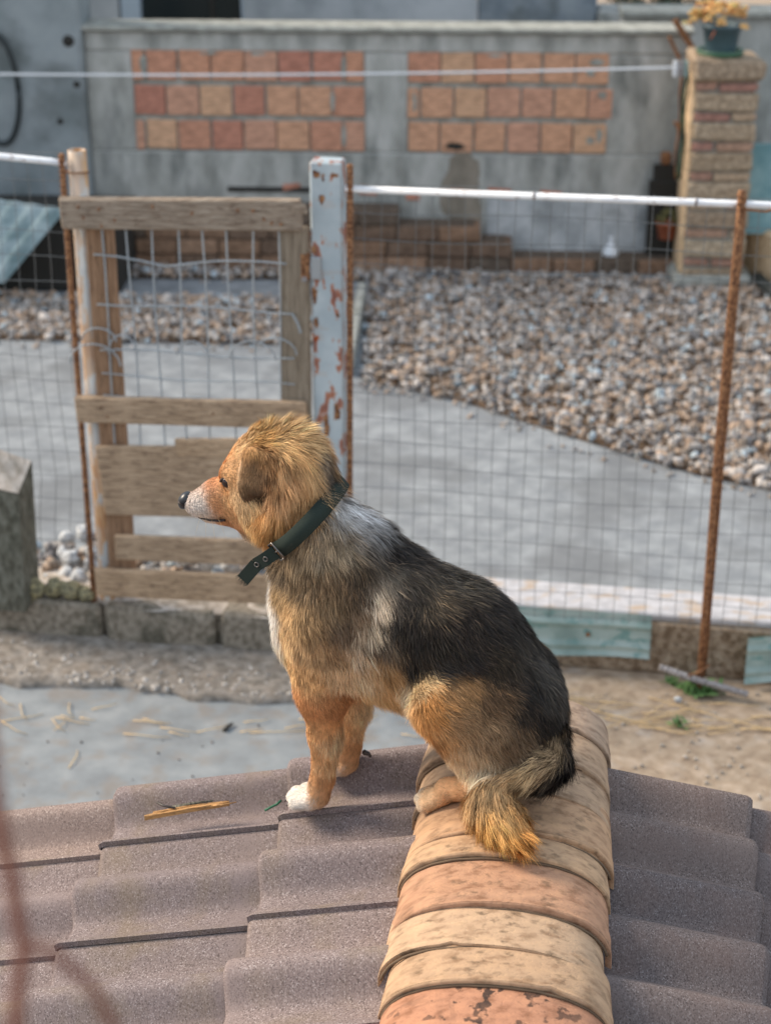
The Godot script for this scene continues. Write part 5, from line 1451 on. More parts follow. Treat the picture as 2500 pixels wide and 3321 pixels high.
func build_dog() -> void:
	var dog := thing("dog", "brown, black and white shaggy dog sitting in profile on the roof ridge", "dog", DOG, Vector3(0, 1.1, 0))
	# the body, and the head on a finer grid
	var verts := PackedVector3Array()
	var index := PackedInt32Array()
	field_begin(Vector3(-0.56, 1.05, -0.22), Vector3(0.20, 1.80, 0.30), 0.0095)
	for b in BODY_BONES:
		if b[0] != 3:
			field_bone(b)
	field_mesh(verts, index)
	for q in [Vector3(-0.393, 1.10, 0.06), Vector3(-0.381, 1.105, -0.07), Vector3(-0.115, 1.19, 0.085), Vector3(-0.115, 1.19, -0.085)]:
		field_begin(q - Vector3(0.055, 0.035, 0.045), q + Vector3(0.045, 0.04, 0.045), 0.0035)
		for b in BODY_BONES:
			field_bone(b)
		field_mesh(verts, index)
	var n_body := verts.size()
	field_begin(Vector3(-0.70, 1.56, -0.16), Vector3(-0.33, 1.86, 0.20), 0.0045)
	for b in HEAD_BONES:
		field_bone(b)
	field_mesh(verts, index)
	var normals := PackedVector3Array()
	normals.resize(verts.size())
	for i in range(0, index.size(), 3):
		var a := verts[index[i]]
		var n := (verts[index[i + 2]] - a).cross(verts[index[i + 1]] - a)
		for k in 3:
			normals[index[i + k]] += n
	for i in verts.size():
		normals[i] = normals[i].normalized()
	# the coat: control points give colour, length and direction of the hair
	var ctrl: Array = [[], [], []]
	for key in COAT:
		var a: Array = COAT[key]
		for i in range(0, a.size(), 9):
			var ang := deg_to_rad(a[i + 7])
			ctrl[a[i + 8]].append([Vector3(a[i], a[i + 1], absf(a[i + 2]) if a[i + 8] != 1 else a[i + 2]), Color(a[i + 3], a[i + 4], a[i + 5]), a[i + 6] * 0.001, Vector3(cos(ang), -sin(ang), 0)])
	var colors := PackedColorArray()
	colors.resize(verts.size())
	var lens := PackedFloat32Array()
	lens.resize(verts.size())
	var flows := PackedVector3Array()
	flows.resize(verts.size())
	for i in verts.size():
		var p := verts[i]
		var grp := 0
		if i < n_body:
			var g0 := 1.0
			var g1 := 1.0
			if p.x > -0.06 and p.y < 1.36:
				for b in BODY_BONES:
					var d := bone_gap(p, b)
					if b[0] == 1:
						g1 = minf(g1, d)
					else:
						g0 = minf(g0, d)
				if g1 < g0 - 0.004 and g1 < 0.02:
					grp = 1
		else:
			var g0 := 1.0
			var g1 := 1.0
			for b in HEAD_BONES:
				var d := bone_gap(p, b)
				if b[0] == 2:
					g1 = minf(g1, d)
				else:
					g0 = minf(g0, d)
			if g1 < g0 - 0.002:
				grp = 2
		var q := Vector3(p.x, p.y, absf(p.z) if grp != 1 else p.z)
		var list: Array = ctrl[grp]
		var wsum := 0.0
		var c := Color(0, 0, 0)
		var ln := 0.0
		var fl := Vector3.ZERO
		for e in list:
			var o: Vector3 = e[0]
			var dx := q.x - o.x
			var dy := q.y - o.y
			var dz := (q.z - o.z) * 0.55
			var d2 := dx * dx + dy * dy + dz * dz + 0.00002
			var w := 1.0 / (d2 * d2 * d2)
			wsum += w
			var ec: Color = e[1]
			c.r += ec.r * w
			c.g += ec.g * w
			c.b += ec.b * w
			var el: float = e[2]
			ln += el * w
			var ef: Vector3 = e[3]
			fl += ef * w
		if grp == 1:
			fl = Vector3.ZERO
			for b in BODY_BONES:
				if b[0] == 1:
					var d := maxf(bone_gap(p, b), 0.0) + 0.006
					fl += Vector3(b[5] - b[1], b[6] - b[2], b[7] - b[3]).normalized() * (wsum / (d * d))
		colors[i] = Color(c.r / wsum, c.g / wsum, c.b / wsum)
		lens[i] = ln / wsum
		flows[i] = (fl / wsum).normalized()
	var arr := []
	arr.resize(Mesh.ARRAY_MAX)
	arr[Mesh.ARRAY_VERTEX] = verts
	arr[Mesh.ARRAY_NORMAL] = normals
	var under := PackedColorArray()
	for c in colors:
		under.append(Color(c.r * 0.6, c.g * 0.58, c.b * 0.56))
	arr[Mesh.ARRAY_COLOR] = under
	arr[Mesh.ARRAY_INDEX] = index
	var body := ArrayMesh.new()
	body.add_surface_from_arrays(Mesh.PRIMITIVE_TRIANGLES, arr)
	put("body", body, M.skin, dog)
	grow_fur(dog, verts, index, normals, colors, lens, flows, n_body)
	dog_face(dog)
	dog_collar(dog)


func grow_fur(dog: Node3D, verts: PackedVector3Array, index: PackedInt32Array, normals: PackedVector3Array, colors: PackedColorArray, lens: PackedFloat32Array, flows: PackedVector3Array, n_body: int) -> void:
	var r := RandomNumberGenerator.new()
	r.seed = 99
	var wave := FastNoiseLite.new()
	wave.seed = 5
	wave.frequency = 14.0
	wave.fractal_octaves = 2
	var tone := FastNoiseLite.new()
	tone.seed = 6
	tone.frequency = 45.0
	tone.fractal_octaves = 2
	var fv := PackedVector3Array()
	var fn := PackedVector3Array()
	var fc := PackedColorArray()
	var fi := PackedInt32Array()
	var eye := EYE
	var head_from := 0
	for i in index.size():
		if index[i] >= n_body:
			head_from = i
			break
	for i in range(0, index.size(), 3):
		var ia := index[i]
		var a := verts[ia]
		var b := verts[index[i + 1]]
		var c := verts[index[i + 2]]
		var area := (b - a).cross(c - a).length() * 0.5
		var ln := lens[ia]
		if a.distance_to(eye) < 0.0142 or a.distance_to(Vector3(eye.x, eye.y, -eye.z + 0.03)) < 0.004:
			continue
		if a.distance_to(NOSE) < 0.013:
			continue
		if a.x < -0.32 and a.y > 1.55:
			var off := (a - BAND_AT).dot(BAND_OUT) + 0.012 * clampf(a.z / 0.115, -1.0, 1.0)
			if absf(off + 0.005) < 0.009:
				continue
		# short hair stands denser
		var dens := clampf(1.15e4 / ln, 3.2e5, 2.1e6)
		var want := area * dens
		var count := int(want) + (1 if r.randf() < want - int(want) else 0)
		for k in count:
			var u := r.randf()
			var v := r.randf()
			if u + v > 1.0:
				u = 1.0 - u
				v = 1.0 - v
			var p := a + (b - a) * u + (c - a) * v
			var pick := index[i + r.randi() % 3]
			var n := normals[pick]
			var f := flows[pick]
			var l := lens[pick] * r.randf_range(0.62, 1.2)
			f = (f - n * f.dot(n))
			if f.length_squared() < 0.02:
				f = Vector3(0.3, -1, 0) - n * (-n.y)
			f = f.normalized()
			var side := n.cross(f)
			var wv := wave.get_noise_3dv(p)
			var wv2 := wave.get_noise_3d(p.z, p.x + 3.0, p.y)
			f = (f + side * (wv * 0.7 + r.randf_range(-0.26, 0.26))).normalized()
			var lift := clampf((0.62 if i >= head_from and p.y > 1.73 and p.x > -0.55 else 0.36) + 0.6 * wv2 + r.randf_range(-0.18, 0.22), 0.08, 1.1)
			if l < 0.016:
				lift = clampf(0.28 + r.randf_range(-0.1, 0.15), 0.1, 0.6)
			lift += maxf(0.0, flows[pick].dot(n)) * (1.15 if l > 0.02 else 0.3)
			var d1 := (f + n * lift).normalized()
			var d2 := (f * 1.1 + n * (lift * 0.55) + Vector3(0, -0.2, 0)).normalized()
			# tips gather into tufts
			var cell := clampf(l * 0.45, 0.005, 0.018)
			var hc := (p / cell).floor()
			var hs := hash(Vector3i(hc))
			var ctr := (hc + Vector3((hs & 255) / 255.0, ((hs >> 8) & 255) / 255.0, ((hs >> 16) & 255) / 255.0)) * cell
			var pull := (ctr - p)
			pull -= n * pull.dot(n)
			var clump := 0.95 if l > 0.018 else 0.4
			var p1 := p + d1 * l * 0.5 + pull * clump * 0.35
			var p2 := p1 + d2 * l * 0.5 + pull * clump * 0.5
			p -= n * 0.002
			var w := clampf(0.00026 + l * 0.005, 0.0003, 0.00048) * r.randf_range(0.75, 1.3)
			var sd := (d1.cross(n)).normalized()
			sd = (sd + n * r.randf_range(-0.8, 0.8)).normalized()
			var near := index[clampi(i + 3 * r.randi_range(-5, 5), 0, index.size() - 3)]
			var col := colors[near] if verts[near].distance_squared_to(p) < 0.0005 and l > 0.009 else colors[pick]
			var tn := 1.0 + tone.get_noise_3dv(p) * 0.4 + r.randf_range(-0.2, 0.2) + (float((hs >> 24) & 255) / 255.0 - 0.5) * 0.5
			# dark coats carry a few pale hairs, pale coats a few dark ones
			var lum := col.r * 0.4 + col.g * 0.5 + col.b * 0.1
			if lum < 0.09 and r.randf() < 0.20:
				tn = r.randf_range(1.7, 4.0)
				col = Color(col.r * 1.1, col.g, col.b * 0.86)
			elif lum < 0.35 and lum > 0.09 and r.randf() < (0.14 if l > 0.016 else 0.03):
				tn *= 0.45
			if l < 0.012:
				tn = 1.0 + (tn - 1.0) * 0.4
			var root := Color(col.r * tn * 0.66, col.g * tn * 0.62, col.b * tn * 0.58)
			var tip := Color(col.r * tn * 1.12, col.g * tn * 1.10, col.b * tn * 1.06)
			var nn := (n - pull / cell * (1.3 if l > 0.018 else 0.4) + d1 * 0.2 + Vector3(r.randf_range(-0.2, 0.2), r.randf_range(-0.2, 0.2), r.randf_range(-0.2, 0.2))).normalized()
			var base := fv.size()
			fv.append(p - sd * w)
			fv.append(p + sd * w)
			fv.append(p1 - sd * w * 0.8)
			fv.append(p1 + sd * w * 0.8)
			fv.append(p2)
			for q in 5:
				fn.append(nn)
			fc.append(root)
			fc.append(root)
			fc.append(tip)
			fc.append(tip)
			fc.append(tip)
			# front faces run clockwise; keep them on the side of the normal
			if (p1 - p).cross(sd).dot(nn) > 0.0:
				fi.append_array(PackedInt32Array([base, base + 1, base + 3, base, base + 3, base + 2, base + 2, base + 3, base + 4]))
			else:
				fi.append_array(PackedInt32Array([base, base + 3, base + 1, base, base + 2, base + 3, base + 2, base + 4, base + 3]))
	var arr := []
	arr.resize(Mesh.ARRAY_MAX)
	arr[Mesh.ARRAY_VERTEX] = fv
	arr[Mesh.ARRAY_NORMAL] = fn
	arr[Mesh.ARRAY_COLOR] = fc
	arr[Mesh.ARRAY_INDEX] = fi
	var m := ArrayMesh.new()
	m.add_surface_from_arrays(Mesh.PRIMITIVE_TRIANGLES, arr)
	put("fur", m, M.fur, dog, Transform3D(), "stuff")
	print("fur strands: ", fv.size() / 5, " body vertices: ", verts.size())


const BAND_TOP := Vector3(-0.358, 1.724, 0.0)
const BAND_LOW := Vector3(-0.454, 1.630, 0.0)
const BAND_AT := (BAND_TOP + BAND_LOW) * 0.5
const BAND_OUT := Vector3(-0.7036, 0.7106, 0.0)
const PIVOT := Vector3(-0.44, 1.70, 0)
const EYE := Vector3(-0.5400, 1.745, 0.0597)
const NOSE := Vector3(-0.6356, 1.683, 0.0416)


# head axes: x backwards, y up, z to the dog's left
func hp(x: float, y: float, z: float) -> Vector3:
	var a := deg_to_rad(12.0)
	return PIVOT + Vector3(cos(a), 0, -sin(a)) * x + Vector3(0, y, 0) + Vector3(sin(a), 0, cos(a)) * z


func dog_face(dog: Node3D) -> void:
	# nose leather with its nostrils
	var st := begin(true)
	var n := 18
	for i in n:
		for k in 12:
			var c := []
			for e in [[0, 0], [1, 0], [1, 1], [0, 1]]:
				var t: float = TAU * (i + e[0]) / n
				var f: float = PI * (k + e[1]) / 12.0
				var v := Vector3(-cos(f) * 0.0135, sin(f) * cos(t) * 0.0165, sin(f) * sin(t) * 0.0165)
				v.y *= 1.0 if v.y > 0 else 1.15
				v.x += v.y * 0.28
				if v.y < 0:
					v.z *= 0.8
				c.append(hp(-0.203 + v.x, -0.015 + v.y, v.z))
			quad(st, c[0], c[1], c[2], c[3], hp(-0.203, -0.015, 0))
	var nose := put("nose", done(st), M.nose, dog)
	for s in [-1, 1]:
		put("nostril", tube_mesh([hp(-0.2135, -0.015, 0.008 * s), hp(-0.210, -0.018, 0.0125 * s), hp(-0.203, -0.020, 0.0155 * s)], 0.0032, 0.002, 6), M.lip, nose)
	for s in [1, -1]:
		put("mouth", tube_mesh([hp(-0.188, -0.034, 0.010 * s), hp(-0.172, -0.041, 0.0195 * s), hp(-0.152, -0.043, 0.0225 * s), hp(-0.134, -0.041, 0.026 * s), hp(-0.120, -0.036, 0.032 * s)], 0.0010, 0.0026, 6), M.lip, dog)
	for s in [1, -1]:
		var st2 := begin(true)
		var at := hp(-0.1095, 0.044, 0.0402 * s)
		for i in 8:
			for k in 8:
				var c := []
				for e in [[0, 0], [1, 0], [1, 1], [0, 1]]:
					var t: float = TAU * (i + e[0]) / 14.0
					var f: float = PI * (k + e[1]) / 8.0
					c.append(at + Vector3(sin(f) * cos(t) * 0.0125, cos(f) * 0.0110, sin(f) * sin(t) * 0.0095))
				quad(st2, c[0], c[1], c[2], c[3], at)
		var ey := put("eye", done(st2), M.eye, dog)
		var lid := []
		for i in 9:
			var t := PI * i / 8.0
			lid.append(hp(-0.1115 + 0.0115 * cos(t) , 0.044 + 0.0085 * sin(t), (0.0395 + 0.003 * sin(t)) * s))
		put("eyelid", tube_mesh(lid, 0.0026, -1, 6), M.lip, ey)
	# whiskers
	for i in 4:
		var a := hp(-0.166 + 0.009 * i, -0.030 + 0.003 * (i % 2), 0.025)
		var e := a + Vector3(0.0 + 0.012 * i, -0.036 - 0.01 * (i % 3), 0.03)
		put("whisker", tube_mesh([a, a.lerp(e, 0.5) + Vector3(0, 0.005, 0), e], 0.00022, 0.0001, 4), M.straw, dog)
	# claws
	for q in [[-0.420, 1.094, 0.060], [-0.427, 1.094, 0.053], [-0.427, 1.094, 0.068], [-0.418, 1.094, 0.080]]:
		put("claw", tube_mesh([Vector3(q[0], q[1], q[2]), Vector3(q[0] - 0.008, q[1] - 0.003, q[2]), Vector3(q[0] - 0.012, q[1] - 0.008, q[2])], 0.0035, 0.0012, 6), M.claw, dog)
	put("dew_claw", tube_mesh([Vector3(-0.325, 1.15, -0.06), Vector3(-0.312, 1.152, -0.055), Vector3(-0.308, 1.146, -0.054)], 0.006, 0.0025, 6), M.claw, dog)


func dog_collar(dog: Node3D) -> void:
	# a webbing band round the neck: an ellipse in a tilted plane
	var top := BAND_TOP
	var bottom := BAND_LOW
	var c := (top + bottom) * 0.5 + (top - bottom) * 0.022
	var ax := (top - bottom) * 0.5
	var out := Vector3(0, 0, 1)
	var along := ax.cross(out).normalized()
	if along.x > 0:
		along = -along
	var st := begin(true)
	var n := 48
	for i in n:
		for e2 in 4:
			var q := []
			for e in [[0, 0], [1, 0], [1, 1], [0, 1]]:
				var t: float = TAU * (i + e[0]) / n
				var j: int = (e2 + e[1]) % 4
				var w: float = [-0.016, 0.016, 0.016, -0.016][j]
				var gr: float = [1.0, 1.0, 0.965, 0.965][j]
				q.append(c + (ax * 1.11 * cos(t) + out * 0.117 * sin(t)) * gr + along * (w - 0.012 * sin(t)))
			quad(st, q[0], q[1], q[2], q[3], c - along * 0.012 * sin(TAU * (i + 0.5) / n) + (ax * 1.02 * cos(TAU * (i + 0.5) / n) + out * 0.113 * sin(TAU * (i + 0.5) / n)))
	var col := put("collar", done(st), M.collar, dog, Transform3D(), "", "dark green webbing dog collar with a loose end")
	# buckle on the near side, low at the throat
	var t0 := deg_to_rad(116)
	var bc := c + ax * 1.12 * cos(t0) + out * 0.120 * sin(t0) - along * 0.012 * sin(t0)
	var tang := (ax * -1.06 * sin(t0) + out * 0.12 * cos(t0)).normalized()
	var nor := tang.cross(along).normalized()
	if nor.z < 0:
		nor = -nor
	var ring := []
	for e in [[-1, -1], [1, -1], [1, 1], [-1, 1], [-1, -1]]:
		ring.append(bc + tang * 0.012 * e[0] + along * 0.018 * e[1] + nor * 0.004)
	put("buckle", tube_mesh(ring, 0.0022, -1, 6), M.buckle, col)
	put("buckle_pin", tube_mesh([bc - tang * 0.012 + nor * 0.006, bc + tang * 0.014 + nor * 0.005], 0.0016, -1, 6), M.buckle, col)
	# the loose end
	var s0 := bc + tang * 0.006 + nor * 0.003
	var s1 := Vector3(-0.462, 1.614, 0.112)
	var s2 := Vector3(-0.490, 1.578, 0.112)
	st = begin()
	var pts := [s0, s0.lerp(s1, 0.5) + Vector3(0, 0, 0.006), s1, s2]
	var wd := Vector3(-0.012, 0.0085, 0.0).normalized() * -0.0125
	wd = Vector3(0.7, -0.62, 0.1).normalized().cross(Vector3(0, 0, 1)).normalized()
	for i in 3:
		var a: Vector3 = pts[i]
		var b: Vector3 = pts[i + 1]
		var d := (b - a).normalized()
		var w := d.cross(Vector3(0, 0, 1)).normalized() * 0.0125
		var th := Vector3(0, 0, 0.0013)
		var mid := (a + b) * 0.5
		quad(st, a - w + th, a + w + th, b + w + th, b - w + th, mid)
		quad(st, a - w - th, a + w - th, b + w - th, b - w - th, mid)
		quad(st, a - w - th, a - w + th, b - w + th, b - w - th, mid)
		quad(st, a + w - th, a + w + th, b + w + th, b + w - th, mid)
	var end := put("loose_end", done(st), M.collar, col)
	for i in 16:
		var p := s2 + Vector3(0.7, 0.62, 0).normalized() * -0.0125 * (i / 7.5 - 1.0) * Vector3(1, -1, 1)
		put("thread", tube_mesh([p, p + Vector3(-0.004 + rng.randf_range(-0.003, 0.003), -0.005 + rng.randf_range(-0.002, 0.002), rng.randf_range(-0.002, 0.004))], 0.0007, 0.0004, 4), M.collar, end)
	for t in [0.45, 0.95]:
		var rc: Vector3 = s0.lerp(s1, t) + Vector3(0, 0, 0.007 if t < 0.9 else 0.003)
		var rp := []
		for i in 13:
			rp.append(rc + Vector3(cos(TAU * i / 12.0), sin(TAU * i / 12.0), 0) * 0.0042)
		put("eyelet", tube_mesh(rp, 0.0013, -1, 5), M.buckle, col)


# ---------------------------------------------------------------- small things
func straw_mesh(length: float, bend: float) -> ArrayMesh:
	return tube_mesh([Vector3(-length / 2, 0, 0), Vector3(-length * 0.15, 0.004, bend * 0.6), Vector3(length * 0.2, 0.003, bend), Vector3(length / 2, 0, 0)], 0.0019, 0.0012, 5)


func build_small_things() -> void:
	# what lies on the roof
	var sp := thing("wood_splinter", "torn brown strip of wood lying on the left roof tiles", "wood splinter", ROOF, Vector3(-0.64, 1.01, -0.26))
	var st := begin()
	var pts := [Vector3(-0.735, 1.000, -0.285), Vector3(-0.70, 1.004, -0.296), Vector3(-0.64, 1.018, -0.302), Vector3(-0.585, 1.030, -0.305), Vector3(-0.565, 1.034, -0.306)]
	var ws := [0.002, 0.0045, 0.006, 0.004, 0.0005]
	for i in 4:
		var a: Vector3 = pts[i]
		var b: Vector3 = pts[i + 1]
		var wa: Vector3 = Vector3(0, 0.3, 1).normalized() * float(ws[i])
		var wb: Vector3 = Vector3(0, 0.3, 1).normalized() * float(ws[i + 1])
		var up := Vector3(0, 0.006, 0)
		quad(st, a - wa + up, a + wa + up * 0.6, b + wb + up * 0.6, b - wb + up, (a + b) * 0.5 - Vector3.UP)
		quad(st, a + wa + up * 0.6, b + wb + up * 0.6, b + wb - up, a + wa - up, (a + b) * 0.5)
		quad(st, a - wa + up, b - wb + up, b - wb - up, a - wa - up, (a + b) * 0.5)
	put("strip", done(st), M.splinter, sp)
	put("dark_edge", tube_mesh([Vector3(-0.69, 1.012, -0.306), Vector3(-0.645, 1.022, -0.313), Vector3(-0.60, 1.032, -0.314)], 0.0045, 0.002, 5), M.stump, sp)
	put("shred", tube_mesh([Vector3(-0.72, 1.006, -0.297), Vector3(-0.66, 1.019, -0.304), Vector3(-0.59, 1.033, -0.309)], 0.002, 0.001, 5), M.splinter, sp)
	put("shred", tube_mesh([Vector3(-0.60, 1.03, -0.30), Vector3(-0.575, 1.035, -0.298), Vector3(-0.55, 1.04, -0.303)], 0.003, 0.001, 5), M.splinter, sp)
	put("nail", tube_mesh([Vector3(-0.715, 1.018, -0.315), Vector3(-0.70, 1.016, -0.308), Vector3(-0.675, 1.018, -0.30)], 0.003, 0.0022, 6), M.claw, sp)
	solo("green_wire_scrap", tube_mesh([Vector3(-0.485, 1.052, -0.262), Vector3(-0.475, 1.056, -0.268), Vector3(-0.462, 1.062, -0.272), Vector3(-0.455, 1.066, -0.28)], 0.0025, -1, 6), M.green_wire, ROOF, "scrap of green wire lying on the tiles by the white paw", "wire")
	# rocks heaped behind the left mesh and the gate, mossy ones on the kerb
	var rock := [stone_mesh(61, 0.3, 2), stone_mesh(62, 0.3, 2), stone_mesh(63, 0.3, 2)]
	M.white_rock = mat("white_rock", noise(60, 0.02, 5, [rgb8(150, 154, 158), rgb8(188, 191, 194), rgb8(208, 209, 210)], [0.2, 0.5, 0.85]), v3(4.0), 0.9)
	M.brown_rock = mat("brown_rock", noise(61, 0.02, 5, [rgb8(120, 100, 86), rgb8(150, 128, 112)], [0.2, 0.8]), v3(4.0), 0.9)
	M.moss_rock = mat("lichen_rock", noise(62, 0.03, 5, [rgb8(84, 82, 70), rgb8(134, 128, 104), rgb8(188, 178, 134)], [0.2, 0.5, 0.85]), v3(3.0), 0.95)
	var spots := [
		[-1.27, 0.20, -0.33, 0.030, 0, "largest white rock of the heap, beside the grey post stub"], [-1.205, 0.205, -0.36, 0.042, 0, "white rock at the top of the heap behind the left mesh"],
		[-1.15, 0.20, -0.37, 0.036, 1, "reddish rock at the top of the heap behind the left mesh"], [-1.27, 0.165, -0.27, 0.026, 0, "small white rock low beside the grey post stub"],
		[-1.235, 0.155, -0.24, 0.034, 0, "pale rock in the middle of the heap left of the gate"], [-1.16, 0.17, -0.28, 0.032, 0, "white rock left of the rebar, above the grey one"],
		[-1.145, 0.145, -0.22, 0.036, 0, "greyish rock left of the rebar"], [-1.225, 0.13, -0.17, 0.032, 0, "bluish white rock at the foot of the heap"],
		[-1.175, 0.13, -0.16, 0.030, 0, "chalky rock at the foot of the heap near the rebar"], [-1.2, 0.165, -0.26, 0.018, 1, "small orange brown rock in the middle of the heap"],
		[-1.105, 0.15, -0.27, 0.024, 1, "pinkish brown rock close behind the rebar"], [-1.10, 0.13, -0.17, 0.026, 0, "white rock at the foot of the rebar"],
		[-0.80, 0.18, -0.26, 0.040, 0, "pale rock seen between the two lowest gate boards, leftmost"], [-0.71, 0.18, -0.27, 0.044, 0, "grey white rock behind the lowest gate boards, second from left"],
		[-0.62, 0.18, -0.25, 0.040, 0, "whitest rock behind the lowest gate boards"], [-0.53, 0.18, -0.27, 0.044, 0, "rock behind the lowest gate boards, next to the collar end"]]
	for q in spots:
		var o := solo("rock", rock[rng.randi() % 3], M.white_rock if q[4] == 0 else M.brown_rock, FENCE * Transform3D(rand_basis(v3(q[3] * 1.15)), Vector3(q[0], q[1], q[2])), q[5], "rock", "loose rocks behind the fence")
		o.set_meta("kind", "thing")
	var under := []
	var ucol := []
	for i in 260:
		under.append(FENCE * Transform3D(rand_basis(v3(rng.randf_range(0.014, 0.03))), Vector3(rng.randf_range(-1.9, -0.35), rng.randf_range(0.1, 0.135), rng.randf_range(-0.42, -0.16))))
		ucol.append(pebble_color())
	scatter("rubble", rock[0], M.pebble, under, ucol, self)
	var mossy := [[-1.36, 0.15, 0.0, 0.04, "dark mossy rock left of the pair on the kerb"], [-1.28, 0.145, 0.005, 0.05, "dark rock in the middle of the mossy row on the kerb"], [-1.21, 0.15, 0.0, 0.045, "yellowish lichened rock on the kerb"], [-1.145, 0.15, 0.005, 0.048, "pale yellow lichened rock nearest the gate on the kerb"], [-1.09, 0.14, 0.0, 0.04, "grey rock against the foot of the rebar on the kerb"]]
	for q in mossy:
		solo("mossy_rock", rock[rng.randi() % 3], M.moss_rock, FENCE * Transform3D(rand_basis(v3(q[3])), Vector3(q[0], q[1], q[2])), q[4], "rock", "mossy rocks on the kerb")
	# straw and litter on the ground
	var sm := straw_mesh(0.16, 0.01)
	var xs := []
	for i in 75:
		var p := Vector3(rng.randf_range(0.25, 1.6), -0.052, 0.0)
		p.z = -5.33 + rng.randf_range(-0.02, 0.16) + absf(rng.randfn(0, 0.05)) + p.x * 0.10
		xs.append(Transform3D(Basis(Vector3.UP, rng.randfn(0.05, 0.28)).scaled_local(Vector3(rng.randf_range(0.5, 1.8), 1, 1)), p))
	for i in 16:
		xs.append(Transform3D(Basis(Vector3.UP, rng.randf_range(-1.5, 1.5)).scaled_local(Vector3(rng.randf_range(0.3, 0.9), 1, 1)), Vector3(rng.randf_range(-1.6, -0.95), -0.046, rng.randf_range(-5.24, -5.05))))
	for i in 14:
		xs.append(Transform3D(Basis(Vector3.UP, rng.randf_range(-0.5, 0.5)).scaled_local(Vector3(rng.randf_range(0.4, 1.0), 1, 1)), Vector3(rng.randf_range(-0.8, 0.2), -0.045, -5.06 + rng.randf_range(-0.05, 0.06))))
	scatter("straw_litter", sm, M.straw, xs, [], self)
	var stalks := [[-1.05, -5.1, 0.13, -0.35, "bent straw stalk on the concrete at the left edge"], [-1.22, -5.12, 0.14, 0.35, "straw stalk running out of the left edge of the slab"], [-1.008, -4.86, 0.11, 1.48, "upright lying straw alone on the blue grey slab"], [-0.35, -5.03, 0.2, 0.08, "long pale straw along the crack beside the dog"], [0.98, -5.02, 0.1, -0.25, "short thick straw on the bare dirt right of the ridge"], [1.12, -5.12, 0.14, -0.6, "pale straw pointing away from the green weed"], [1.05, -5.09, 0.07, -1.0, "stubby pale stick on the dirt below the weed"], [1.28, -4.72, 0.12, -0.9, "straw on the dirt at the right edge"]]
	for q in stalks:
		solo("straw_stalk", straw_mesh(q[2], 0.008), M.straw, Transform3D(Basis(Vector3.UP, q[3]), Vector3(q[0], -0.048, q[1])), q[4], "straw", "straw stalks on the ground")
	solo("twig", tube_mesh([Vector3(-0.535, -0.045, -5.03), Vector3(-0.52, -0.042, -5.06), Vector3(-0.51, -0.044, -5.075)], 0.007, 0.004, 6), M.dark, WORLD, "small dark twig on the slab in front of the crack", "twig")
	var peb := [stone_mesh(71), stone_mesh(72)]
	xs = []
	var cols := []
	for i in 360:
		xs.append(Transform3D(rand_basis(v3(rng.randf_range(0.002, 0.010))), Vector3(rng.randf_range(0.2, 1.9), -0.056, rng.randf_range(-5.3, -4.3))))
		var g := rng.randf_range(0.25, 0.5)
		cols.append(Color(g * 1.1, g * 0.95, g * 0.8))
	for i in 60:
		xs.append(Transform3D(rand_basis(v3(rng.randf_range(0.002, 0.006))), Vector3(rng.randf_range(-1.6, 0.2), -0.05, rng.randf_range(-5.1, -4.3))))
		cols.append(Color(0.12, 0.1, 0.09) * rng.randf_range(0.7, 1.8))
	scatter("ground_pebbles", peb[0], M.pebble, xs, cols, self)
	solo("white_stone", peb[1], M.white_rock, Transform3D(rand_basis(v3(0.016)), Vector3(1.0, -0.045, -5.235)), "single white pebble on the dirt left of the weed", "pebble")
	# weeds at the foot of the wall
	var wd := [[1.085, -5.31, 0.055, 90, "green weed growing at the foot of the rusty stake"], [1.0, -5.36, 0.03, 26, "tiny green sprig left of the rusty stake"], [0.985, -5.085, 0.03, 30, "flat green sprig on the open dirt"], [0.52, -5.36, 0.04, 36, "green sprig at the wall foot beside the dog's back"]]
	st = begin()
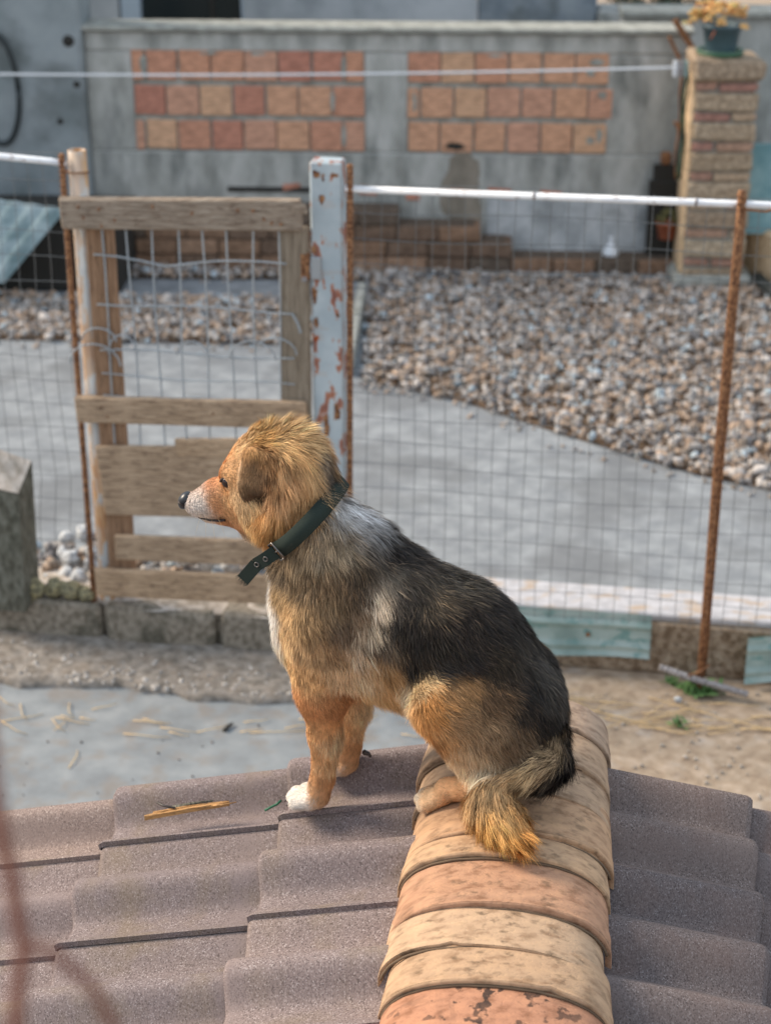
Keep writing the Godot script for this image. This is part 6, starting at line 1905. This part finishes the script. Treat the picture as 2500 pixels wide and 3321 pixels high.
	for i in 4:
		var t0 := i / 4.0
		var t1 := (i + 1) / 4.0
		var w0 := 0.16 * sin(PI * (t0 * 0.85 + 0.12))
		var w1 := 0.16 * sin(PI * (t1 * 0.85 + 0.12)) if i < 3 else 0.0
		quad(st, Vector3(-w0, t0, t0 * t0 * 0.4), Vector3(w0, t0, t0 * t0 * 0.4), Vector3(w1, t1, t1 * t1 * 0.4), Vector3(-w1, t1, t1 * t1 * 0.4), Vector3(0, 0.5, -5))
	var blade := done(st)
	for q in wd:
		var o := thing("weed", q[4], "weed", WORLD, Vector3(q[0], -0.055, q[1]), "weeds on the dirt")
		xs = []
		cols = []
		for i in int(q[3]):
			var b := Basis(Vector3.UP, rng.randf() * TAU) * Basis(Vector3.RIGHT, rng.randf_range(0.1, 1.2))
			xs.append(Transform3D(b.scaled_local(v3(q[2] * rng.randf_range(0.6, 1.2))), Vector3(q[0] + rng.randfn(0, q[2] * 0.4), -0.055, q[1] + rng.randfn(0, q[2] * 0.35))))
			cols.append(Color(0.10, 0.20, 0.06) * rng.randf_range(0.6, 1.5))
		scatter("leaves", blade, M.leaf, xs, cols, o)
		put("root_crown", tube_mesh([Vector3(q[0], -0.06, q[1]), Vector3(q[0], -0.045, q[1])], 0.006, 0.004, 6), M.bark, o)
	# rusty wire of a fence close to the camera, far out of focus
	var fw := thing("rusty_wire", "blurred rusty brown wire of a fence close to the camera", "wire", WORLD, Vector3(-0.18, 2.3, -0.69))
	put("strand", tube_mesh([Vector3(-0.197, 2.62, -0.76), Vector3(-0.1907, 2.544, -0.727), Vector3(-0.1851, 2.5086, -0.7113), Vector3(-0.1806, 2.4934, -0.7046), Vector3(-0.1773, 2.4732, -0.6955), Vector3(-0.1744, 2.46, -0.6896), Vector3(-0.1768, 2.4455, -0.6831), Vector3(-0.1791, 2.4214, -0.6723), Vector3(-0.181, 2.36, -0.65)], 0.0038, -1, 8), M.dark_rust, fw)
	put("strand", tube_mesh([Vector3(-0.1744, 2.462, -0.6896), Vector3(-0.1625, 2.46, -0.6896), Vector3(-0.1502, 2.4504, -0.6853), Vector3(-0.1408, 2.4428, -0.6819), Vector3(-0.1303, 2.4234, -0.6732), Vector3(-0.122, 2.38, -0.66)], 0.0028, -1, 8), M.dark_rust, fw)
